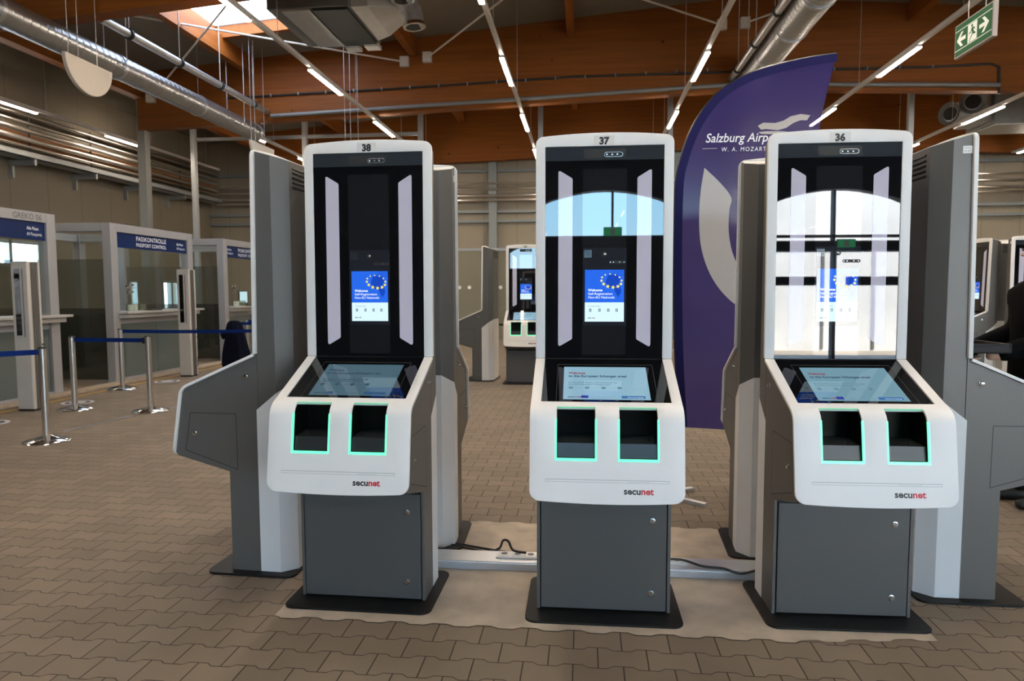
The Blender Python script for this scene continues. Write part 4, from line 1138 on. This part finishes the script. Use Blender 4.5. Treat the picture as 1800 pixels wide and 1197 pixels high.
# ================================================================== STANCHIONS
def stanchion(x, y, H, label):
    t = thing('barrier_post', label, 'stanchion', (x, y, 0), 0, 'chrome barrier posts')
    MB().lathe([(.205, 0), (.205, .006), (.195, .018), (.12, .040), (.06, .056), (.034, .066)], (x, y, 0), 32).build('base', 'chrome', t, smooth=True)
    MB().tube((x, y, .04), (x, y, H - .012), .034, 20).build('tube', 'steel', t, smooth=True)
    MB().lathe([(.037, H - .012), (.037, H), (.030, H + .003)], (x, y, 0), 20).build('cap', 'black_plastic', t, smooth=True)
    return t
SP = [(-5.165, 6.06, .915, 'chrome barrier post nearest the camera at far left'), (-6.218, 7.76, .90, 'chrome barrier post right of the near white pillar'),
      (-5.207, 7.73, .915, 'chrome barrier post nearest the left side-facing kiosk'), (-6.793, 9.45, .895, 'chrome barrier post before the second passport booth'),
      (-6.10, 11.5, .91, 'chrome barrier post under the dark hanging jacket'), (-6.45, 12.6, .90, 'chrome barrier post right behind the hanging jacket'), (-5.05, 10.0, .90, 'barrier post hidden behind the left side-facing kiosk')]
ST = [stanchion(*a) for a in SP[:6]]
def belt(owner, a, b, zt, sag=0.0, w=.05, label=None):
    A, Bv = Vector((a[0], a[1], 0)), Vector((b[0], b[1], 0)); d = (Bv - A).normalized()
    A = A + d * .034; n = Vector((-d.y, d.x, 0)) * .0015
    mb = MB(); rings = []
    for k in range(13):
        t = k / 12; p = A.lerp(Bv - d * .05, t); z = zt - sag * 4 * t * (1 - t)
        rings.append([p - n + Vector((0, 0, z - w)), p + n + Vector((0, 0, z - w)), p + n + Vector((0, 0, z)), p - n + Vector((0, 0, z))])
    mb.loft(rings)
    mb.build('belt', 'belt_blue', owner)
    e_ = Bv - d * .045
    MB().box(e_.x - .018, e_.y - .018, zt - .065, e_.x + .018, e_.y + .018, zt + .012).build('belt_clip', 'black_plastic', owner)
belt(ST[0], SP[0], (-6.8, 4.9), .895, .01)
belt(ST[1], SP[1], SP[2], .885)
belt(ST[3], SP[3], (-4.6, 9.75), .885, .01)
belt(ST[4], SP[4], (-4.6, 11.7), .90)
belt(ST[5], SP[5], (-4.6, 12.75), .89)

# jacket over the post
jk = MB(); rings = []
jx, jy = -6.10, 11.47
for (z, rx, ry, ox) in ((.93, .04, .04, 0), (.92, .085, .07, 0), (.88, .125, .09, 0.0), (.80, .15, .11, .0), (.66, .165, .12, .01), (.50, .20, .13, .01), (.34, .23, .14, .01), (.18, .25, .15, .01), (.08, .24, .14, .01)):
    ring = []
    for q in range(36):
        a = 2 * PI * q / 36
        f_ = 1 + (.0 if z > .85 else .12 * min(1, (.88 - z) * 2)) * math.sin(5 * a + 2 * z) + .05 * math.sin(9 * a - 3 * z)
        ring.append((jx + ox + rx * f_ * math.cos(a), jy + ry * f_ * math.sin(a), z))
    rings.append(ring)
jk.loft(rings)
jk.loft([[(jx - .15, jy - .06, .76), (jx - .10, jy - .10, .72), (jx - .10, jy - .06, .62)], [(jx - .235, jy - .08, .70), (jx - .20, jy - .11, .66), (jx - .19, jy - .07, .60)]])
tag(jk.build('jacket', 'jacket_dark', smooth=True), 'dark navy jacket draped over a barrier post left of the kiosks', 'jacket')

# ================================================================== WHITE PILLARS
def pillar(x0, y0, label):
    t = thing('camera_pillar', label, 'pillar', (x0 + .12, y0 + .1, 0), 0, 'white pillars')
    x1, y1, H = x0 + .215, y0 + .20, 1.81
    MB().box(x0, y0, .02, x1, y0 + .055, H).build('front_profile', 'pillar_white', t, bevel=.012)
    MB().box(x0 + .008, y0 + .055, .02, x1 - .008, y1 - .03, H - .008).build('core', 'pillar_grey', t)
    rb_ = MB()
    for k in range(3): rb_.box(x1 - .010, y0 + .075 + .03 * k, .02, x1 - .002, y0 + .088 + .03 * k, H - .01)
    rb_.build('side_ribs', 'pillar_grey', t)
    MB().box(x0, y1 - .03, .02, x1, y1, H).build('back_profile', 'pillar_white', t, bevel=.008)
    MB().box(x0 + .045, y0 - .004, .92, x0 + .115, y0 + .002, H - .09).build('glass_strip', 'glass_black', t)
    MB().box(x0 + .145, y0 - .003, .90, x0 + .155, y0 + .002, H - .09).build('groove', 'pillar_grey', t)
    for z in (.80, .66): MB().lathe([(.012, 0), (.012, .006)], (x1, y1 - .015, z), 12, 'x').build('sensor', 'gap_black', t)
    for z in (.30, .26, .22, .18): MB().lathe([(.012, 0), (.012, .006)], (x1, y1 - .015, z), 12, 'x').build('sensor', 'gap_black', t)
    MB().box(x0 + .01, y0 + .01, 0, x1 - .01, y1 - .01, .02).build('foot', 'gap_black', t)
pillar(-6.84, 7.60, 'white metal pillar with black glass strip before the near booth')
pillar(-6.81, 10.93, 'white metal pillar with black glass strip before the second booth')

# ================================================================== PASSPORT BOOTHS
BX = -7.317
def booth(y0, y1, title, label, code_mat, sign, glass='booth_pane'):
    t = thing('passport_booth', label, 'booth', (BX - 1.1, (y0 + y1) / 2, 0), 0, 'passport control booths')
    xb_, H = BX - 2.3, 2.51
    P = lambda mb, n, m, **a: mb.build(n, m, t, **a)
    for x, y in ((BX - .14, y0), (BX - .14, y1 - .16), (xb_, y0), (xb_, y1 - .16)):
        P(MB().box(x, y, 0, x + .14, y + .16, H), 'post', 'alu_frame', bevel=.006)
    tb = P(MB().box(BX - .14, y0 + .16, H - .13, BX, y1 - .16, H), 'top_beam', 'alu_frame', bevel=.004)
    for y in (y0, y1 - .14): P(MB().box(xb_ + .14, y, H - .13, BX - .14, y + .14, H), 'side_beam', 'alu_frame', bevel=.004)
    P(MB().box(xb_, y0, H - .13, xb_ + .1, y1, H), 'rear_beam', 'alu_frame')
    fb = lambda u, v, e=0.0: (BX + e, y0 + u, v)
    L = y1 - y0
    tx = y1 - .72 if code_mat == 'grey_ink' else y0 + .12
    lettering('booth_code', [(title, .105, tx - y0, H - .105, code_mat, .001)], lambda u, v, e: fb(u, v, .001 + e), tb, local=False)
    if sign:
        sg = P(MB().box(BX - .05, y0 + .16, H - .37, BX - .03, y1 - .16, H - .13), 'sign_panel', 'sign_blue')
        fs = lambda u, v, e=0.0: (BX - .029 + e, y0 + u, v)
        items = []
        if sign == 'left':
            items = [('Alle Pässe', .06, .19, H - .225, 'sign_white', .0006, {'w': .2}), ('All Passports', .06, .19, H - .30, 'sign_white', 0, {'w': .25}), ('PASSKONTROLLE', .105, .66, H - .235, 'sign_white', 0, {'w': .82}), ('PASSPORT CONTROL', .085, .66, H - .33, 'sign_white', 0, {'w': .82})]
        else:
            items = [('Alle Pässe', .06, L - .47, H - .24, 'sign_white', .0006, {'w': .2}), ('All Passports', .06, L - .47, H - .315, 'sign_white', 0, {'w': .25}), ('PASSKONTROLLE', .105, .66, H - .235, 'sign_white', 0, {'w': .82}), ('PASSPORT CONTROL', .085, .66, H - .33, 'sign_white', 0, {'w': .82})]
        lettering('sign_lettering', items, fs, sg, local=False, eps=.001)
        dv = MB(); xx = L - .60 if sign != 'left' else .56
        flat(dv, [(xx, H - .37), (xx + .01, H - .37), (xx + .01, H - .13), (xx, H - .13)], fs, .0008)
        dv.build('sign_divider', 'ink_black', sg)
    P(MB().quad((BX - .06, y0 + .16, 1.15), (BX - .06, y1 - .16, 1.15), (BX - .06, y1 - .16, H - .37), (BX - .06, y0 + .16, H - .37)), 'front_glass', glass)
    P(MB().box(BX - .35, y0 + .12, 1.09, BX + .16, y1 + .06, 1.125).box(BX - .02, y0 + .14, 1.02, BX + .10, y1, 1.09), 'counter', 'counter_grey', bevel=.005)
    P(MB().box(BX - .10, y0 + .16, .93, BX - .03, y1 - .16, 1.04), 'apron', 'alu_frame')
    n = 2
    for i in range(n):
        a = y0 + .17 + (L - .34) * i / n; b = y0 + .16 + (L - .34) * (i + 1) / n
        P(MB().box(BX - .05, a, .06, BX - .04, b, .93), 'lower_panel', 'frost_pane')
    P(MB().box(BX - .075, y0 + .16, .0, BX - .055, y1 - .16, .93), 'lower_backing', 'booth_dark')
    P(MB().box(BX - .10, y0 + .16, 0, BX - .02, y1 - .16, .06), 'plinth', 'alu_frame')
    # near side wall: clear top, frosted middle, dark low
    P(MB().quad((xb_ + .14, y0 + .05, 1.95), (BX - .14, y0 + .05, 1.95), (BX - .14, y0 + .05, H - .13), (xb_ + .14, y0 + .05, H - .13)), 'side_glass', 'booth_pane')
    sg_ = P(MB().quad((xb_ + .14, y0 + .05, 1.18), (BX - .14, y0 + .05, 1.18), (BX - .14, y0 + .05, 1.95), (xb_ + .14, y0 + .05, 1.95)), 'side_frosted_glass', 'side_pane')
    P(MB().quad((xb_ + .14, y0 + .05, .05), (BX - .14, y0 + .05, .05), (BX - .14, y0 + .05, 1.18), (xb_ + .14, y0 + .05, 1.18)), 'side_lower_glass', 'side_low')
    P(MB().box(xb_ + .02, y0 + .14, 0, xb_ + .05, y1 - .14, 1.0), 'rear_panel', 'booth_dark')
    # talk-through fitting on the glass
    sp_ = MB()
    yy, zz = y0 + .48, 1.50
    for (a, b) in ((0, 0), (.07, .05), (-.06, .03), (.05, -.06), (-.04, -.07)): sp_.lathe([(.022, 0), (.022, .03)], (BX - .06, yy + a, zz + b), 10, 'x')
    sp_.tube((BX - .04, yy - .08, zz), (BX - .04, yy + .1, zz), .008, 6).tube((BX - .04, yy, zz - .1), (BX - .04, yy, zz + .1), .008, 6)
    P(sp_, 'talk_fitting', 'lock_steel')
    return t
B1 = booth(6.55, 8.93, 'GREKO 06', 'grey framed passport booth marked GREKO 06 at the left picture edge', 'grey_ink', 'right')
B2 = booth(10.04, 12.30, 'GREKO 07', 'grey framed passport booth in the middle, behind the second white pillar', 'faint_ink', 'right')
B3 = booth(13.40, 15.75, 'GREKO 08', 'farthest grey framed passport booth, half hidden by the left kiosk', 'faint_ink', 'left')
for y, lb in ((10.36, 'second booth'), (13.72, 'farthest booth')):
    t = thing('document_tray', 'clear document tray on the counter of the ' + lb, 'tray', (BX - .1, y, 1.125), 0, 'document trays on the counters')
    MB().box(BX - .02, y, 1.125, BX + .13, y + .30, 1.131).build('tray_floor', 'counter_grey', t)
    wl = MB(); wl.box(BX - .02, y, 1.131, BX - .014, y + .30, 1.26).box(BX + .124, y, 1.131, BX + .13, y + .30, 1.24).box(BX - .02, y, 1.131, BX + .13, y + .006, 1.24).box(BX - .02, y + .294, 1.131, BX + .13, y + .30, 1.24)
    wl.build('tray_sides', 'partition_pane', t)
    MB().box(BX - .005, y + .03, 1.131, BX + .01, y + .26, 1.23).build('leaflets', 'label_white', t)
for y, lb in ((10.80, 'second booth'), (14.1, 'farthest booth')):
    t = thing('passport_reader', 'black passport reader on the counter of the ' + lb, 'reader', (BX, y, 1.125), 0, 'passport readers')
    MB().box(BX - .02, y, 1.125, BX + .13, y + .30, 1.15).build('body', 'black_plastic', t, bevel=.006)
    MB().box(BX - .0, y + .05, 1.15, BX + .11, y + .25, 1.153).build('scan_glass', 'glass_black', t)
t = thing('monitor', 'small bright monitor on the counter of the farthest booth', 'monitor', (BX - .2, 14.45, 1.125))
MB().box(BX - .25, 14.42, 1.17, BX - .22, 14.80, 1.45).build('frame', 'black_plastic', t, bevel=.004)
MB().quad((BX - .219, 14.44, 1.19), (BX - .219, 14.78, 1.19), (BX - .219, 14.78, 1.43), (BX - .219, 14.44, 1.43)).build('screen', 'screen_white', t)
MB().box(BX - .26, 14.55, 1.125, BX - .16, 14.67, 1.17).build('stand', 'black_plastic', t)

# glass partition in the far middle
gp = thing('glass_partition', 'clear glass partition with white dots behind the distant kiosks', 'partition', (-1.9, 13, 0))
for x in (-3.6, -1.15): MB().box(x - .03, 12.97, 0, x + .03, 13.03, 2.24).build('post', 'alu_frame', gp)
MB().box(-3.6, 12.97, 2.19, -1.15, 13.03, 2.24).build('top_rail', 'alu_frame', gp)
MB().box(-3.6, 12.97, .77, -1.15, 13.03, .81).build('bottom_rail', 'gap_black', gp)
MB().quad((-3.57, 13, .81), (-1.18, 13, .81), (-1.18, 13, 2.19), (-3.57, 13, 2.19)).build('pane', 'partition_pane', gp)
for x in (-1.58, -1.91, -2.18, -2.37): MB().lathe([(.035, 0), (.035, -.004)], (x, 12.99, 1.50), 16, 'y').build('dot', 'label_white', gp)

# ================================================================== PERSON at the right edge
def skin_chain(name, nodes, edges, radii, mt, parent, sub=2):
    me = bpy.data.meshes.new(name); me.from_pydata(nodes, edges, [])
    o = bpy.data.objects.new(name, me); COL.objects.link(o)
    sk_ = o.modifiers.new('skin', 'SKIN'); sk_.use_smooth_shade = True
    for i, rr in enumerate(radii):
        v = me.skin_vertices[0].data[i]; v.radius = rr if isinstance(rr, tuple) else (rr, rr)
        v.use_root = (i == 0)
    s_ = o.modifiers.new('sub', 'SUBSURF'); s_.levels = sub; s_.render_levels = sub
    dg = bpy.context.evaluated_depsgraph_get(); dg.update()
    m2 = bpy.data.meshes.new_from_object(o.evaluated_get(dg)); o.modifiers.clear(); o.data = m2
    m2.materials.clear(); m2.materials.append(M[mt])
    m2.polygons.foreach_set('use_smooth', [True] * len(m2.polygons))
    o.parent = parent; return o
pe = thing('person', 'person in black coat at the right picture edge, holding a black tray', 'person', (2.99, 4.86, 0), 0)
Pn = [(0, 0, .95), (0, 0, 1.15), (0, 0, 1.38), (0, 0, 1.50), (-.02, 0, 1.58), (-.03, 0, 1.66), (-.035, 0, 1.74),
      (0, .10, .90), (-.02, .11, .50), (.0, .11, .25), (.0, .11, .14), (0, -.10, .90), (-.02, -.11, .50), (.0, -.11, .25), (.0, -.11, .14),
      (-.0, .18, 1.44), (.03, .25, 1.18), (-.26, .20, 1.035), (-.42, .155, 1.015), (-.0, -.18, 1.44), (.03, -.25, 1.18), (-.26, -.20, 1.035), (-.42, -.155, 1.015)]
Pe = [(0, 1), (1, 2), (2, 3), (3, 4), (4, 5), (5, 6), (0, 7), (7, 8), (8, 9), (9, 10), (0, 11), (11, 12), (12, 13), (13, 14), (2, 15), (15, 16), (16, 17), (17, 18), (2, 19), (19, 20), (20, 21), (21, 22)]
Pr = [(.12, .15), (.12, .15), (.13, .16), (.06, .06), .05, .085, .075, .085, .06, .045, .04, .085, .06, .045, .04, .07, .05, .038, .03, .07, .05, .038, .03]
skin_chain('body', Pn, Pe, Pr, 'skin', pe)
Cn = [(0, 0, .88), (0, 0, 1.08), (0, 0, 1.25), (0, 0, 1.42), (0, 0, 1.50), (0, .19, 1.44), (.03, .27, 1.17), (-.37, .165, 1.02), (0, -.19, 1.44), (.03, -.27, 1.17), (-.37, -.165, 1.02), (0, 0, .62)]
Ce = [(0, 1), (1, 2), (2, 3), (3, 4), (3, 5), (5, 6), (6, 7), (3, 8), (8, 9), (9, 10), (0, 11)]
Cr = [(.17, .21), (.165, .20), (.165, .205), (.15, .16), .075, .095, .075, .058, .095, .075, .058, (.19, .23)]
skin_chain('coat', Cn, Ce, Cr, 'coat_black', pe)
for s in (-1, 1):
    skin_chain('trouser_leg', [(0, s * .10, .92), (-.02, s * .11, .50), (0, s * .11, .055)], [(0, 1), (1, 2)], [.105, .08, .07], 'trouser_dark', pe, 1)
    skin_chain('shoe', [(.05, s * .11, .045), (-.06, s * .115, .045), (-.17, s * .12, .035)], [(0, 1), (1, 2)], [.045, .05, .035], 'gap_black', pe, 1)
    # hand: palm and five fingers curled under the tray
    hb = Vector((-.43, s * .155, 1.015))
    for fi in range(4):
        o_ = Vector((-.04, -s * (.035 - .0) + s * .02 * fi - s * .0, -.005)) + hb
        skin_chain('finger', [tuple(o_ + Vector((.02, 0, 0))), tuple(o_ + Vector((-.03, 0, -.012))), tuple(o_ + Vector((-.055, -s * .012, -.018)))], [(0, 1), (1, 2)], [.010, .009, .008], 'skin', pe, 1)
    skin_chain('thumb', [tuple(hb + Vector((.0, -s * .02, .01))), tuple(hb + Vector((-.03, -s * .05, .035))), tuple(hb + Vector((-.055, -s * .055, .036)))], [(0, 1), (1, 2)], [.012, .010, .009], 'skin', pe, 1)
hr = MB(); rings = []
for k in range(9):
    a = k / 8 * PI * .62
    rings.append([(-.02 + .105 * math.sin(a) * math.cos(2 * PI * q / 18) + .015, .088 * math.sin(a) * math.sin(2 * PI * q / 18), 1.715 + .115 * math.cos(a)) for q in range(18)])
hr.loft(rings).build('hair', 'hair_dark', pe, local=True, smooth=True)
fc_ = MB()
fc_.loft([[(-.115, -.012, 1.70), (-.115, .012, 1.70), (-.11, 0, 1.715)], [(-.14, -.014, 1.665), (-.14, .014, 1.665), (-.135, 0, 1.675)], [(-.11, -.012, 1.655), (-.11, .012, 1.655), (-.11, 0, 1.66)]])
for s in (-1, 1): fc_.lathe([(.012, -.015), (.028, 0), (.012, .015)], (-.02, s * .085, 1.69), 12, 'y')
fc_.build('nose_and_ears', 'skin', pe, local=True, smooth=True)
ey = MB()
for s in (-1, 1): ey.lathe([(.003, -.118), (.010, -.112), (.010, -.10)], (0, s * .032, 1.705), 10, 'x')
ey.lathe([(.004, -.112), (.018, -.105), (.018, -.10)], (0, 0, 1.632), 10, 'x')
ey.build('eyes_and_mouth', 'hair_dark', pe, local=True)
# the tray held in both hands
tr_ = MB(); x0, x1, y0, y1, z0 = 2.26, 2.64, 4.55, 5.17, 1.045
tr_.box(x0, y0, z0, x1, y1, z0 + .008)
for (a, b, c, d_) in ((x0, y0, x0 + .012, y1), (x1 - .012, y0, x1, y1), (x0, y0, x1, y0 + .012), (x0, y1 - .012, x1, y1)): tr_.box(a, b, z0 + .008, c, d_, z0 + .06)
tag(tr_.build('carry_tray', 'tray_black', bevel=.005), 'shallow black tray held by the person at the right edge', 'tray')
